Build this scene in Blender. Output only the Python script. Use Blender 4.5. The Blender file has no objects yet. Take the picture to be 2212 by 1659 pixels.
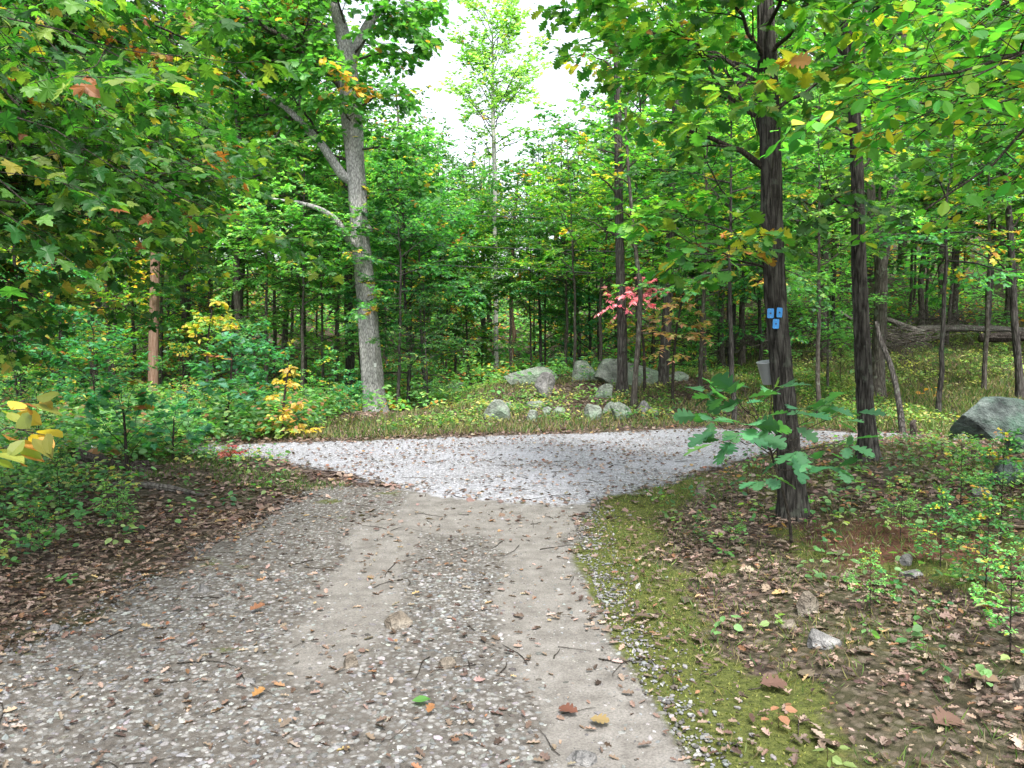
import bpy, math, random
import numpy as np
from mathutils import Vector
R = math.radians
# ------------------------------------------------------------------ camera, sky, sun, exposure
F = 790.0; CAMZ = 1.6; PITCH = math.atan(49/F)
cam = bpy.data.objects.new('camera', bpy.data.cameras.new('camera'))
bpy.context.collection.objects.link(cam)
cam.data.sensor_width = 36; cam.data.lens = F/1024*36
cam.data.clip_start = 0.05; cam.data.clip_end = 900
cam.location = (0, 0, CAMZ); cam.rotation_euler = (math.pi/2-PITCH, 0, 0)
sc = bpy.context.scene; sc.camera = cam
SUN_EL, SUN_AZ = R(60), R(168)          # azimuth from +Y, clockwise: high, behind the camera
w = bpy.data.worlds.new('World'); sc.world = w; w.use_nodes = True
nt = w.node_tree; nt.nodes.clear()
sky = nt.nodes.new('ShaderNodeTexSky'); sky.sky_type = 'NISHITA'; sky.sun_disc = False
sky.sun_elevation = SUN_EL; sky.sun_rotation = SUN_AZ
sky.air_density = 1.0; sky.dust_density = 4.0; sky.ozone_density = 1.0
hs = nt.nodes.new('ShaderNodeHueSaturation'); hs.inputs['Saturation'].default_value = 0.34
bg = nt.nodes.new('ShaderNodeBackground'); bg.inputs['Strength'].default_value = 0.15
wo = nt.nodes.new('ShaderNodeOutputWorld')
nt.links.new(sky.outputs[0], hs.inputs['Color']); nt.links.new(hs.outputs[0], bg.inputs[0]); nt.links.new(bg.outputs[0], wo.inputs[0])
sl = bpy.data.lights.new('sun', 'SUN'); sl.energy = 1.8; sl.angle = R(14); sl.color = (1, .965, .9)
sun = bpy.data.objects.new('sun', sl); bpy.context.collection.objects.link(sun)
sd = Vector((math.sin(SUN_AZ)*math.cos(SUN_EL), math.cos(SUN_AZ)*math.cos(SUN_EL), math.sin(SUN_EL)))
sun.rotation_euler = (-sd).to_track_quat('-Z', 'Y').to_euler()
sc.view_settings.view_transform = 'Standard'; sc.view_settings.look = 'None'
sc.view_settings.gamma = 1; sc.view_settings.use_curve_mapping = False
sc.view_settings.exposure = 1.85
cy = sc.cycles
cy.max_bounces = 7; cy.diffuse_bounces = 4; cy.transmission_bounces = 4; cy.glossy_bounces = 2
cy.use_denoising = True

# ------------------------------------------------------------------ numeric helpers
def _h(ix, iy, iz):
    n = (ix*374761393 + iy*668265263 + iz*1274126177) & 0xFFFFFFFF
    n = ((n ^ (n >> 13))*1274126177) & 0xFFFFFFFF
    return ((n ^ (n >> 16)) & 0xFFFF)/65535.0
def noise(x, y, z=0.0):
    x, y, z = np.broadcast_arrays(np.asarray(x, float), np.asarray(y, float), np.asarray(z, float))
    ix, iy, iz = (np.floor(a).astype(np.int64) for a in (x, y, z))
    fx, fy, fz = x-ix, y-iy, z-iz
    fx, fy, fz = (a*a*(3-2*a) for a in (fx, fy, fz))
    r = 0
    for dx in (0, 1):
        for dy in (0, 1):
            for dz in (0, 1):
                r = r + _h(ix+dx, iy+dy, iz+dz)*np.where(dx, fx, 1-fx)*np.where(dy, fy, 1-fy)*np.where(dz, fz, 1-fz)
    return r
def fbm(x, y, z=0.0, o=3):
    r = 0; a = .5; s = 0
    for i in range(o):
        r = r + a*noise(x*2**i+i*17.3, y*2**i+i*5.1, z*2**i); s += a; a *= .5
    return r/s
def sst(a, b, x):
    t = np.clip((np.asarray(x, float)-a)/(b-a), 0, 1); return t*t*(3-2*t)
def height(x, y):
    x = np.asarray(x, float); y = np.asarray(y, float)
    h = 0.05*(fbm(x*.7+3, y*.7)-.5)*sst(0, 2, np.abs(x)+np.abs(y-9)*.0+.5)
    h = h + .34*sst(1.6, 5.5, x)*sst(13, 8, y) + .06*sst(1.1, 1.8, x)*sst(8.5, 6.5, y)*sst(-3, 1, y)
    h = h + .16*sst(-1.8, -5, x)*sst(11.5, 8.5, y)
    h = h + .62*np.exp(-((x-3.0)/4.2)**2-((y-19.5)/3.6)**2) + .14*(fbm(x*.9, y*.9)-.4)*sst(13, 16, y)
    h = h + sst(3, 13, x)*np.clip(y-13.5, 0, 60)*.13
    h = h + sst(-4, -14, x)*np.clip(y-15, 0, 60)*.03
    h = h + 7.0*sst(30, 95, y) + 3*sst(25, 90, np.abs(x)) - .25*sst(15.5, 17, y)*sst(0, -2, x)*sst(30, 20, y)
    return h
cp, sp_ = math.cos(PITCH), math.sin(PITCH)
def ray(px, py):
    u = (px-512)/F; v = -(py-384)/F
    return np.array([u, cp+v*sp_, -sp_+v*cp])
def P(px, py, depth):
    d = ray(px, py); return np.array([0, 0, CAMZ])+d*(depth/d[1])
def G(px, py):
    d = ray(px, py); t = .5
    while t < 150:
        p = np.array([0, 0, CAMZ])+d*t
        if p[2] <= height(p[0], p[1]): break
        t += .04+.004*t
    return np.array([p[0], p[1], float(height(p[0], p[1]))])
def G0(px, py):
    d = ray(px, py); t = CAMZ/-d[2]; return (d[0]*t, d[1]*t)
def Q(*pts):                      # points noted on a 2212 px wide view
    return [G0(a/2.16, b/2.16) for a, b in pts]
def dline(X, Y, pts):
    best = np.full(np.shape(X), 1e9)
    for (ax, ay), (bx, by) in zip(pts[:-1], pts[1:]):
        dx, dy = bx-ax, by-ay
        t = np.clip(((X-ax)*dx+(Y-ay)*dy)/(dx*dx+dy*dy), 0, 1)
        best = np.minimum(best, np.hypot(X-ax-t*dx, Y-ay-t*dy))
    return best
def inside(X, Y, poly):
    r = np.zeros(np.shape(X), bool); n = len(poly)
    for i in range(n):
        (ax, ay), (bx, by) = poly[i], poly[(i+1) % n]
        if ay == by: continue
        r ^= ((ay > Y) != (by > Y)) & (X < (bx-ax)*(Y-ay)/(by-ay)+ax)
    return r
def sdist(X, Y, poly):            # positive inside
    d = dline(X, Y, list(poly)+[poly[0]]); return np.where(inside(X, Y, poly), d, -d)

ROAD = [(-16, 15.5)]+Q((480, 962), (540, 960), (780, 952), (1000, 944), (1300, 936), (1480, 931), (1640, 930), (1760, 934), (1860, 938))+[(6.6, 12.6), (6.6, 12.3)]+Q((1900, 952), (1860, 970), (1740, 986), (1620, 1000), (1500, 1030), (1400, 1052), (1270, 1092), (1100, 1092), (900, 1066), (720, 1022), (600, 1000))+[(-4.2, 10.3), (-7, 10.6), (-16, 13)]
PATH = Q((700, 1052), (900, 1058), (1290, 1080), (1245, 1130), (1250, 1200), (1290, 1300), (1340, 1400), (1400, 1500), (1490, 1659))+[(1.5, 1.5), (1.6, -4), (-3.6, -4), (-3.2, 1.5)]+Q((-150, 1540), (0, 1440), (150, 1380), (300, 1285), (450, 1190), (600, 1110))
TRL = Q((960, 1085), (850, 1130), (800, 1220), (765, 1320), (700, 1430), (620, 1560))
TRR = Q((1160, 1090), (1150, 1200), (1180, 1300), (1215, 1400), (1270, 1500), (1345, 1659))+[(.85, 1.0), (.9, -4)]
MOSS = Q((1480, 1040), (1350, 1110), (1315, 1200), (1350, 1300), (1420, 1420), (1500, 1520), (1640, 1659))+[(1.6, 1.4)]
def masks(X, Y):
    rd = sdist(X, Y, ROAD); pd = sdist(X, Y, PATH)
    wob = (fbm(X*3, Y*3)-.5)*.5
    road = sst(-.22, .26, rd+wob*.9)
    peb = sst(-.25, .2, pd+wob)
    tl = sst(.40, .10, dline(X, Y, TRL)+wob*.6)*sst(3.0, 4.4, Y+wob*2)
    tr = sst(.42, .14, dline(X, Y, TRR)+wob*.5)
    top = sst(5.9, 6.5, Y)*sst(-1.25, -.85, X)*sst(.35, -.1, rd)*sst(1.35, 1.1, X)
    dirt = np.maximum(np.maximum(tl*.95, tr), top)*sst(-.12, .08, pd+wob*.3)
    moss = sst(.62, .12, dline(X, Y, MOSS)+wob*.9)*(.6+.7*fbm(X*2.3+9, Y*2.3))
    moss = np.maximum(moss, sst(.54, .66, fbm(X*2.3+40, Y*2.3))*sst(.2, 1.2, X)*sst(13, 5, Y)*sst(.1, -.2, pd)*.75)
    moss = np.maximum(moss, sst(.60, .74, fbm(X*2.8+4, Y*2.8+8))*sst(-.4, -1, X)*sst(3.0, 3.8, Y)*peb*(1-dirt)*.6)
    return road, peb, np.clip(dirt, 0, 1), np.clip(moss*(1-dirt), 0, 1)

# ------------------------------------------------------------------ mesh helpers
COL = bpy.context.collection
def mesh_np(name, V, F3=None, F4=None, mat=None, col=None, smooth=False, cname='Col'):
    me = bpy.data.meshes.new(name)
    V = np.asarray(V, np.float32).reshape(-1, 3)
    n3 = 0 if F3 is None else len(F3); n4 = 0 if F4 is None else len(F4)
    idx = []
    if n3: idx.append(np.asarray(F3, np.int32).ravel())
    if n4: idx.append(np.asarray(F4, np.int32).ravel())
    idx = np.concatenate(idx)
    tot = np.concatenate([np.full(n3, 3, np.int32), np.full(n4, 4, np.int32)])
    st = np.concatenate([[0], np.cumsum(tot)[:-1]]).astype(np.int32)
    me.vertices.add(len(V)); me.vertices.foreach_set('co', V.ravel())
    me.loops.add(len(idx)); me.loops.foreach_set('vertex_index', idx)
    me.polygons.add(n3+n4); me.polygons.foreach_set('loop_start', st); me.polygons.foreach_set('loop_total', tot)
    me.polygons.foreach_set('use_smooth', np.full(n3+n4, smooth, bool))
    if col is not None:
        a = me.color_attributes.new(cname, 'FLOAT_COLOR', 'POINT')
        c = np.ones((len(V), 4), np.float32); c[:, :col.shape[1]] = col
        a.data.foreach_set('color', c.ravel())
    me.update(calc_edges=True)
    if mat: me.materials.append(mat)
    return me
def obj(name, me, parent=None, loc=None):
    o = bpy.data.objects.new(name, me); COL.objects.link(o)
    if parent: o.parent = parent
    if loc is not None: o.location = loc
    return o
def tag(o, label=None, cat=None, group=None, kind=None):
    if label: o['label'] = label
    if cat: o['category'] = cat
    if group: o['group'] = group
    if kind: o['kind'] = kind
    return o
def empty(name, loc, label, cat, group=None):
    o = bpy.data.objects.new(name, None); COL.objects.link(o); o.location = loc; o.empty_display_size = .2
    return tag(o, label, cat, group)
def dup(src, loc, rz, s, label, group=None):
    r = src.copy(); COL.objects.link(r); r.location = loc; r.rotation_euler = (0, 0, rz); r.scale = (s, s, s)
    r['label'] = label
    if group: r['group'] = group
    for ch in src.children:
        c = ch.copy(); COL.objects.link(c); c.parent = r
    return r
class Geo:
    def __init__(s): s.V = []; s.F = []; s.T = []; s.n = 0; s.C = []
    def add(s, V, F4=None, F3=None, C=None):
        if F4 is not None and len(F4): s.F.append(np.asarray(F4)+s.n)
        if F3 is not None and len(F3): s.T.append(np.asarray(F3)+s.n)
        s.V.append(V); s.n += len(V)
        if C is not None: s.C.append(C)
    def mesh(s, name, mat, smooth=True):
        return mesh_np(name, np.concatenate(s.V), np.concatenate(s.T) if s.T else None, np.concatenate(s.F) if s.F else None, mat, np.concatenate(s.C) if s.C else None, smooth)
def nrm(v): return v/(np.linalg.norm(v, axis=-1, keepdims=True)+1e-9)
def tube(g, pts, rad, sides=6, cap=True, disp=None):
    pts = np.asarray(pts, float); n = len(pts)
    rad = np.broadcast_to(np.asarray(rad, float), (n,))
    tan = nrm(np.gradient(pts, axis=0))
    ref = np.array([1., 0, 0]) if abs(tan[0, 0]) < .8 else np.array([0, 1., 0])
    a = nrm(np.cross(tan, ref)); b = np.cross(tan, a)
    th = np.arange(sides)*2*math.pi/sides
    rr = rad[:, None]*np.ones(sides)[None]
    if disp is not None: rr = rr+disp(pts, th, rad)
    V = pts[:, None]+rr[..., None]*(np.cos(th)[None, :, None]*a[:, None]+np.sin(th)[None, :, None]*b[:, None])
    V = V.reshape(-1, 3)
    i = np.arange(n-1)[:, None]*sides; j = np.arange(sides)[None]; k = (j+1) % sides
    Fq = np.stack([i+j, i+k, i+sides+k, i+sides+j], -1).reshape(-1, 4)
    F3 = None
    if cap:
        V = np.concatenate([V, pts[-1:]+tan[-1:]*rad[-1]*.3, pts[:1]-tan[:1]*rad[0]*.3]); m = n*sides
        F3 = [[(n-1)*sides+q, (n-1)*sides+(q+1) % sides, m] for q in range(sides)]+[[(q+1) % sides, q, m+1] for q in range(sides)]
    g.add(V, Fq, F3)
def smoothpath(pts, n):
    pts = np.asarray(pts, float)
    d = np.concatenate([[0], np.cumsum(np.linalg.norm(np.diff(pts, axis=0), axis=1))])
    t = np.linspace(0, d[-1], n)
    out = np.stack([np.interp(t, d, pts[:, k]) for k in range(pts.shape[1])], 1)
    m = max(1, n//max(4, 2*len(pts)))
    if len(pts) > 2 and m > 1:
        k = np.hanning(2*m+3)[1:-1]; k /= k.sum(); q = len(k)//2
        pad = np.concatenate([2*out[:1]-out[1:q+1][::-1], out, 2*out[-1:]-out[-q-1:-1][::-1]])
        out = np.stack([np.convolve(pad[:, c], k, 'valid') for c in range(out.shape[1])], 1)
    return out

# ------------------------------------------------------------------ materials
def newmat(name):
    m = bpy.data.materials.new(name); m.use_nodes = True; t = m.node_tree; t.nodes.clear()
    return m, t
def N(t, typ, **kw):
    n = t.nodes.new(typ)
    for k, v in kw.items():
        if k in n.inputs: n.inputs[k].default_value = v
        else: setattr(n, k, v)
    return n
def ramp(t, src, stops):
    n = t.nodes.new('ShaderNodeValToRGB'); e = n.color_ramp.elements
    while len(e) < len(stops): e.new(.5)
    for q, (p, c) in zip(e, stops): q.position = p; q.color = (*c, 1)
    t.links.new(src, n.inputs[0]); return n.outputs[0]
def mixc(t, fac, a, b, mode='MIX'):
    n = t.nodes.new('ShaderNodeMix'); n.data_type = 'RGBA'; n.blend_type = mode
    for s, i in ((fac, 0), (a, 6), (b, 7)):
        if isinstance(s, (float, int)): n.inputs[i].default_value = s
        elif isinstance(s, tuple): n.inputs[i].default_value = (*s, 1)
        else: t.links.new(s, n.inputs[i])
    return n.outputs[2]
def math_(t, op, a, b=None, c=None, clamp=False):
    n = t.nodes.new('ShaderNodeMath'); n.operation = op; n.use_clamp = clamp
    for i, s in enumerate((a, b, c)):
        if s is None: continue
        if isinstance(s, (float, int)): n.inputs[i].default_value = s
        else: t.links.new(s, n.inputs[i])
    return n.outputs[0]
def coords(t, scale=(1, 1, 1)):
    tc = t.nodes.new('ShaderNodeTexCoord'); m = t.nodes.new('ShaderNodeMapping'); m.inputs['Scale'].default_value = scale
    t.links.new(tc.outputs['Object'], m.inputs[0]); return m.outputs[0]
def nz(t, vec, scale, detail=4, rough=.55):
    n = N(t, 'ShaderNodeTexNoise', Scale=scale, Detail=detail, Roughness=rough); t.links.new(vec, n.inputs['Vector']); return n.outputs['Fac']
def finish(t, col, bump=None, bs=.5, bd=.02, rough=.8, spec=.3, bsdf=None):
    p = bsdf or N(t, 'ShaderNodeBsdfPrincipled', Roughness=rough); p.inputs['Specular IOR Level'].default_value = spec
    if isinstance(col, tuple): p.inputs[0].default_value = (*col, 1)
    else: t.links.new(col, p.inputs[0])
    if bump is not None:
        b = N(t, 'ShaderNodeBump', Strength=bs, Distance=bd); t.links.new(bump, b.inputs['Height']); t.links.new(b.outputs[0], p.inputs['Normal'])
    o = N(t, 'ShaderNodeOutputMaterial'); t.links.new(p.outputs[0], o.inputs[0]); return p
def bark(name, dark, mid, light, vs=14, zs=.18, lichen=None, bd=.03):
    m, t = newmat(name)
    v = coords(t, (1, 1, zs)); vf = coords(t)
    a = nz(t, v, vs, 6, .65)
    wv = N(t, 'ShaderNodeTexVoronoi', feature='DISTANCE_TO_EDGE', Scale=vs*1.4); t.links.new(v, wv.inputs['Vector'])
    wob = nz(t, vf, 3.0, 3)
    br = nz(t, coords(t, (1, 1, .7)), vs*1.1, 4, .7)
    h = math_(t, 'ADD', math_(t, 'MULTIPLY', wv.outputs['Distance'], 1.1), math_(t, 'MULTIPLY_ADD', br, .5, math_(t, 'MULTIPLY', a, .55)))
    c = ramp(t, h, [(.3, dark), (.55, mid), (.85, light)])
    c = mixc(t, math_(t, 'MULTIPLY_ADD', wob, 1.6, -.5, clamp=True), c, mixc(t, .5, c, dark), 'MIX')
    if lichen:
        l = ramp(t, nz(t, vf, 9, 5), [(.58, (0, 0, 0)), (.66, (1, 1, 1))])
        c = mixc(t, math_(t, 'MULTIPLY', l, .55), c, lichen)
    finish(t, c, h, .9, bd, .9, .15); return m
B_DARK = bark('bark_dark_furrowed', (.005, .0045, .004), (.031, .028, .025), (.088, .082, .074), 16, .14, (.09, .10, .08), .03)
B_GREY = bark('bark_grey_scaly', (.035, .034, .033), (.21, .206, .20), (.45, .44, .425), 22, .3, None, .012)
B_MID = bark('bark_brown_grey', (.012, .010, .008), (.055, .047, .04), (.13, .118, .10), 20, .15, (.2, .23, .18))
B_PALE = bark('bark_pale_smooth', (.12, .12, .11), (.28, .28, .26), (.44, .44, .41), 9, .5, (.35, .38, .33), .004)
B_TWIG = bark('bark_twig', (.01, .009, .007), (.03, .025, .02), (.07, .06, .05), 30, .3)
B_POLE = bark('pole_wood', (.08, .045, .03), (.19, .115, .08), (.30, .21, .16), 30, .04, None, .004)
B_ROT = bark('rotten_wood', (.008, .007, .006), (.03, .024, .02), (.10, .085, .075), 14, .5)
B_LOG = bark('weathered_log', (.03, .027, .024), (.10, .09, .08), (.2, .185, .165), 14, .3, (.12, .18, .10))

def leafmat(name, trans=.38, rough=.42, spec=.4, gain=1.0, tgain=1.5, tint=(1.0, 1.2, .4)):
    m, t = newmat(name)
    at = N(t, 'ShaderNodeAttribute', attribute_name='Col')
    oi = N(t, 'ShaderNodeObjectInfo')
    hs = N(t, 'ShaderNodeHueSaturation'); hs.inputs['Saturation'].default_value = .94
    t.links.new(at.outputs['Color'], hs.inputs['Color'])
    t.links.new(math_(t, 'MULTIPLY_ADD', oi.outputs['Random'], .035, .4825), hs.inputs['Hue'])
    t.links.new(math_(t, 'MULTIPLY_ADD', oi.outputs['Random'], .5*gain, .75*gain), hs.inputs['Value'])
    c = hs.outputs[0]
    p = N(t, 'ShaderNodeBsdfPrincipled', Roughness=rough); p.inputs['Specular IOR Level'].default_value = spec
    t.links.new(c, p.inputs[0])
    tr = N(t, 'ShaderNodeBsdfTranslucent'); t.links.new(mixc(t, 1.0, c, tuple(q*tgain for q in tint), 'MULTIPLY'), tr.inputs[0])
    mx = N(t, 'ShaderNodeMixShader'); mx.inputs[0].default_value = trans
    t.links.new(p.outputs[0], mx.inputs[1]); t.links.new(tr.outputs[0], mx.inputs[2])
    o = N(t, 'ShaderNodeOutputMaterial'); t.links.new(mx.outputs[0], o.inputs[0]); return m
LEAF = leafmat('leaf', .48, .45, .35, 1.42, 1.65); LEAF_NEAR = leafmat('leaf_glossy', .46, .45, .28, .95, 1.8); LITTER_M = leafmat('dead_leaf', .12, .7, .2, .8)
GRASS_M = leafmat('grass_blade', .3, .6, .2, .85)

LEAF_PINK = leafmat('leaf_pink', .35, .5, .3, 1.5, 1.2, (1, .9, 1.0)); LEAF_MATT = leafmat('leaf_matt', .35, .6, .22, .95, 1.6)
def stone_mat(name, c1, c2, c3, moss=None):
    m, t = newmat(name); v = coords(t)
    a = nz(t, v, 3.5, 8, .6); b = nz(t, v, 22, 5, .6)
    c = ramp(t, a, [(.3, c1), (.5, c2), (.68, c3)])
    c = mixc(t, .35, c, ramp(t, b, [(.35, (.05, .05, .05)), (.65, (.5, .5, .48))]), 'OVERLAY')
    if moss: c = mixc(t, ramp(t, nz(t, v, 2.2, 7, .65), [(.46, (0, 0, 0)), (.62, (.8, .8, .8))]), c, moss)
    finish(t, c, math_(t, 'ADD', a, math_(t, 'MULTIPLY', b, .6)), 1.0, .10, .9, .2); return m
S_GREEN = stone_mat('lichen_stone', (.08, .09, .075), (.22, .245, .21), (.40, .43, .38), (.15, .22, .15))
S_GREY = stone_mat('grey_stone', (.09, .088, .085), (.19, .187, .185), (.32, .315, .31))
S_BOULD = stone_mat('boulder_stone', (.025, .03, .03), (.085, .105, .098), (.2, .235, .22), (.06, .11, .08))
S_TAN = stone_mat('tan_stone', (.09, .07, .055), (.18, .155, .125), (.29, .26, .22))

def ground_mat():
    m, t = newmat('forest_ground'); v = coords(t)
    at = N(t, 'ShaderNodeAttribute', attribute_name='Mask'); se = N(t, 'ShaderNodeSeparateColor'); t.links.new(at.outputs['Color'], se.inputs[0])
    road, peb, dirt = se.outputs[0], se.outputs[1], se.outputs[2]; moss = at.outputs['Alpha']
    def sharp(x, sc_, amt=.7, off=0.):
        n = nz(t, v, sc_, 4, .7)
        return math_(t, 'MULTIPLY_ADD', math_(t, 'ADD', x, math_(t, 'MULTIPLY_ADD', n, amt, -.5*amt+off)), 3.0, -1.0, clamp=True)
    def vor(scale, s3=(1, 1, 1)):
        n = N(t, 'ShaderNodeTexVoronoi', Scale=scale); mp = coords(t, s3)
        wn = N(t, 'ShaderNodeTexNoise', Scale=scale*.7, Detail=1.0); t.links.new(mp, wn.inputs['Vector'])
        ad = N(t, 'ShaderNodeVectorMath', operation='MULTIPLY_ADD'); t.links.new(wn.outputs['Color'], ad.inputs[0]); ad.inputs[1].default_value = (.6/scale,)*3; t.links.new(mp, ad.inputs[2])
        t.links.new(ad.outputs[0], n.inputs['Vector'])
        s = N(t, 'ShaderNodeSeparateColor'); t.links.new(n.outputs['Color'], s.inputs[0]); return s.outputs[0], n.outputs['Distance'], s.outputs[1]
    l1, ld, l2 = vor(26)
    lit = ramp(t, l1, [(0, (.03, .019, .016)), (.3, (.08, .055, .046)), (.6, (.14, .103, .088)), (.85, (.22, .17, .15)), (1, (.12, .065, .035))])
    lit = mixc(t, math_(t, 'MULTIPLY', ld, 1.0, clamp=True), lit, (.015, .01, .008))
    lit = mixc(t, ramp(t, nz(t, v, .8, 5, .6), [(.45, (0, 0, 0)), (.62, (.45, .45, .45))]), lit, (.05, .065, .02))
    g1, gd, g2 = vor(48)
    gv = ramp(t, g1, [(0, (.12, .118, .118)), (.35, (.21, .215, .23)), (.7, (.30, .307, .33)), (1, (.43, .435, .45))])
    gv = mixc(t, ramp(t, gd, [(.35, (0, 0, 0)), (.75, (.75, .75, .75))]), gv, (.12, .115, .12))
    gv = mixc(t, ramp(t, nz(t, v, .9, 4), [(.42, (0, 0, 0)), (.65, (.5, .5, .5))]), gv, (.29, .298, .33))
    p1, pd_, p2 = vor(34)
    pb = ramp(t, p1, [(0, (.05, .045, .04)), (.35, (.098, .091, .083)), (.7, (.15, .146, .14)), (1, (.23, .225, .215))])
    pb = mixc(t, ramp(t, pd_, [(.3, (0, 0, 0)), (.6, (.8, .8, .8))]), pb, (.082, .073, .063))
    dn = nz(t, v, 6, 8, .7); dn2 = nz(t, v, 90, 3, .7)
    dr = ramp(t, dn, [(.3, (.085, .079, .072)), (.52, (.137, .129, .119)), (.75, (.185, .177, .166))])
    dr = mixc(t, .5, dr, ramp(t, dn2, [(.3, (.15, .13, .12)), (.5, (.5, .5, .5)), (.7, (.75, .73, .7))]), 'OVERLAY')
    rs = N(t, 'ShaderNodeVectorMath', operation='DISTANCE'); rp = coords(t, (1, .8, 0)); t.links.new(rp, rs.inputs[0]); rs.inputs[1].default_value = (2.75, 4.35, 0)
    soil = math_(t, 'MULTIPLY', math_(t, 'MULTIPLY_ADD', math_(t, 'ADD', rs.outputs['Value'], nz(t, v, 3, 4)), -2.2, 3.0, clamp=True), .8)
    lit = mixc(t, soil, lit, ramp(t, nz(t, v, 40, 4, .7), [(.3, (.035, .014, .009)), (.7, (.12, .05, .03))]))
    ms = ramp(t, nz(t, v, 30, 6, .75), [(.3, (.02, .024, .008)), (.5, (.062, .074, .018)), (.7, (.12, .125, .035))])
    c = mixc(t, sharp(peb, 14), lit, pb)
    c = mixc(t, sharp(moss, 9, .9), c, ms)
    c = mixc(t, sharp(dirt, 7, .8), c, dr)
    c = mixc(t, sharp(road, 10, 1.5), c, gv)
    fine = math_(t, 'ADD', math_(t, 'MULTIPLY', l1, .5), math_(t, 'MULTIPLY', nz(t, v, 60, 4, .7), .7))
    inv = math_(t, 'SUBTRACT', 1.0, dirt)
    hgt = math_(t, 'MULTIPLY', fine, math_(t, 'MULTIPLY_ADD', inv, .85, .15))
    finish(t, c, hgt, .8, .03, .92, .15); return m
GROUND_M = ground_mat()

# ------------------------------------------------------------------ terrain sheets
def grid_mesh(name, xs, ys, lift, keep=None):
    X, Y = np.meshgrid(xs, ys); rd = sdist(X, Y, ROAD)
    Z = height(X, Y)+lift
    road, peb, dirt, moss = masks(X, Y)
    nx, ny = len(xs), len(ys)
    i = (np.arange(ny-1)[:, None]*nx+np.arange(nx-1)[None])
    Fq = np.stack([i, i+1, i+nx+1, i+nx], -1)
    if keep is not None:
        kc = keep((X[:-1, :-1]+X[1:, 1:])/2, (Y[:-1, :-1]+Y[1:, 1:])/2); Fq = Fq[kc]
    Fq = Fq.reshape(-1, 4)
    V = np.stack([X, Y, Z], -1).reshape(-1, 3); C = np.stack([road, peb, dirt, moss], -1).reshape(-1, 4)
    used = np.unique(Fq); mp = np.full(len(V), -1); mp[used] = np.arange(len(used))
    return mesh_np(name, V[used], None, mp[Fq], GROUND_M, C[used], True, 'Mask')
def graded(lo, a, b, hi, step, g=1.07):
    mid = list(np.arange(a, b, step)); up = []; s = step; x = mid[-1]
    while x < hi: s *= g; x += s; up.append(x)
    dn = []; s = step; x = mid[0]
    while x > lo: s *= g; x -= s; dn.append(x)
    return np.array(dn[::-1]+mid+up)
gx = graded(-260, -8, 9, 260, .06); gy = graded(-30, 1.5, 15, 420, .06)
tag(obj('ground', grid_mesh('ground', gx, gy, 0.0)), 'leaf strewn forest floor with mossy and grassy patches', 'ground', kind='structure')
gxf = graded(-16, -8, 9, 14, .06); gyf = graded(5, 5.5, 15, 16, .06)
tag(obj('gravel_road', grid_mesh('gravel_road', gxf, gyf, .006, lambda X, Y: sdist(X, Y, ROAD) > -.02)), 'pale grey gravel road crossing from left to right', 'road', kind='structure')
gxp = np.arange(-5, 2.6, .06); gyp = np.arange(-4, 8.6, .06)
tag(obj('dirt_path', grid_mesh('dirt_path', gxp, gyp, .012, lambda X, Y: sdist(X, Y, PATH) > .0)), 'stony dirt track with two bare wheel ruts', 'path', kind='structure')

# ------------------------------------------------------------------ leaf templates: (V, F3) unit length along +x, normal +z
def t_strip(st):                   # stations (x, halfwidth, xshift, z) -> midrib + both edges
    V = []; T = []
    for (x, hw, xs_, z) in st: V += [(x, 0, z*0), (x+xs_, hw, z), (x+xs_, -hw, z)]
    for i in range(len(st)-1):
        a, b = 3*i, 3*i+3
        T += [(a, b, b+1), (a, b+1, a+1), (a, a+2, b+2), (a, b+2, b)]
    return np.array(V, float), np.array(T)
OAK = t_strip([(0, .01, 0, 0), (.08, .09, .02, .02), (.16, .24, .05, .05), (.22, .27, .08, .05), (.29, .15, .03, .03), (.38, .33, .08, .08), (.46, .40, .10, .08), (.54, .19, .02, .03), (.62, .38, .06, .06), (.70, .36, .09, .05), (.77, .18, .01, .02), (.85, .22, .03, 0), (.93, .15, .02, -.02), (1.0, .01, 0, -.05)])
def fan(outline, droop=.12):
    V = [(.32, 0, .0)]+[(x, y, -droop*(x-.3)**2-abs(y)*.12+(.05 if i % 2 else 0)) for i, (x, y) in enumerate(outline)]
    n = len(outline); return np.array(V, float), np.array([(0, 1+i, 1+(i+1) % n) for i in range(n)])
_half = [(.0, .0), (.03, .22), (-.06, .42), (.16, .38), (.30, .56), (.38, .40), (.52, .50), (.50, .24), (.66, .17), (.72, .22), (1.0, 0)]
MAPLE = fan(_half+[(x, -y) for x, y in _half[1:-1]][::-1])
_h2 = [(0, 0), (.0, .3), (.25, .3), (.42, .45), (.5, .2), (1.0, 0)]
MAPLE_LO = fan(_h2+[(x, -y) for x, y in _h2[1:-1]][::-1])
OVAL = t_strip([(0, .005, 0, 0), (.2, .16, 0, .03), (.45, .25, 0, .05), (.7, .2, 0, .04), (1.0, .005, 0, -.05)])
LO = (np.array([(0, 0, 0), (.42, .3, .05), (1, 0, -.05), (.42, -.3, .05)], float), np.array([(0, 2, 1), (0, 3, 2)]))
CURL = t_strip([(0, .01, 0, 0), (.15, .2, .03, .12), (.35, .14, 0, .06), (.5, .3, .06, .2), (.65, .14, 0, .08), (.8, .2, .05, .14), (1.0, .01, 0, .12)])
FAT = (np.array([(0, 0, 0), (.2, .26, .04), (.62, .27, .04), (1, 0, -.06), (.62, -.27, .04), (.2, -.26, .04)], float), np.array([(0, 3, 2), (0, 2, 1), (0, 5, 4), (0, 4, 3)]))

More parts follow.
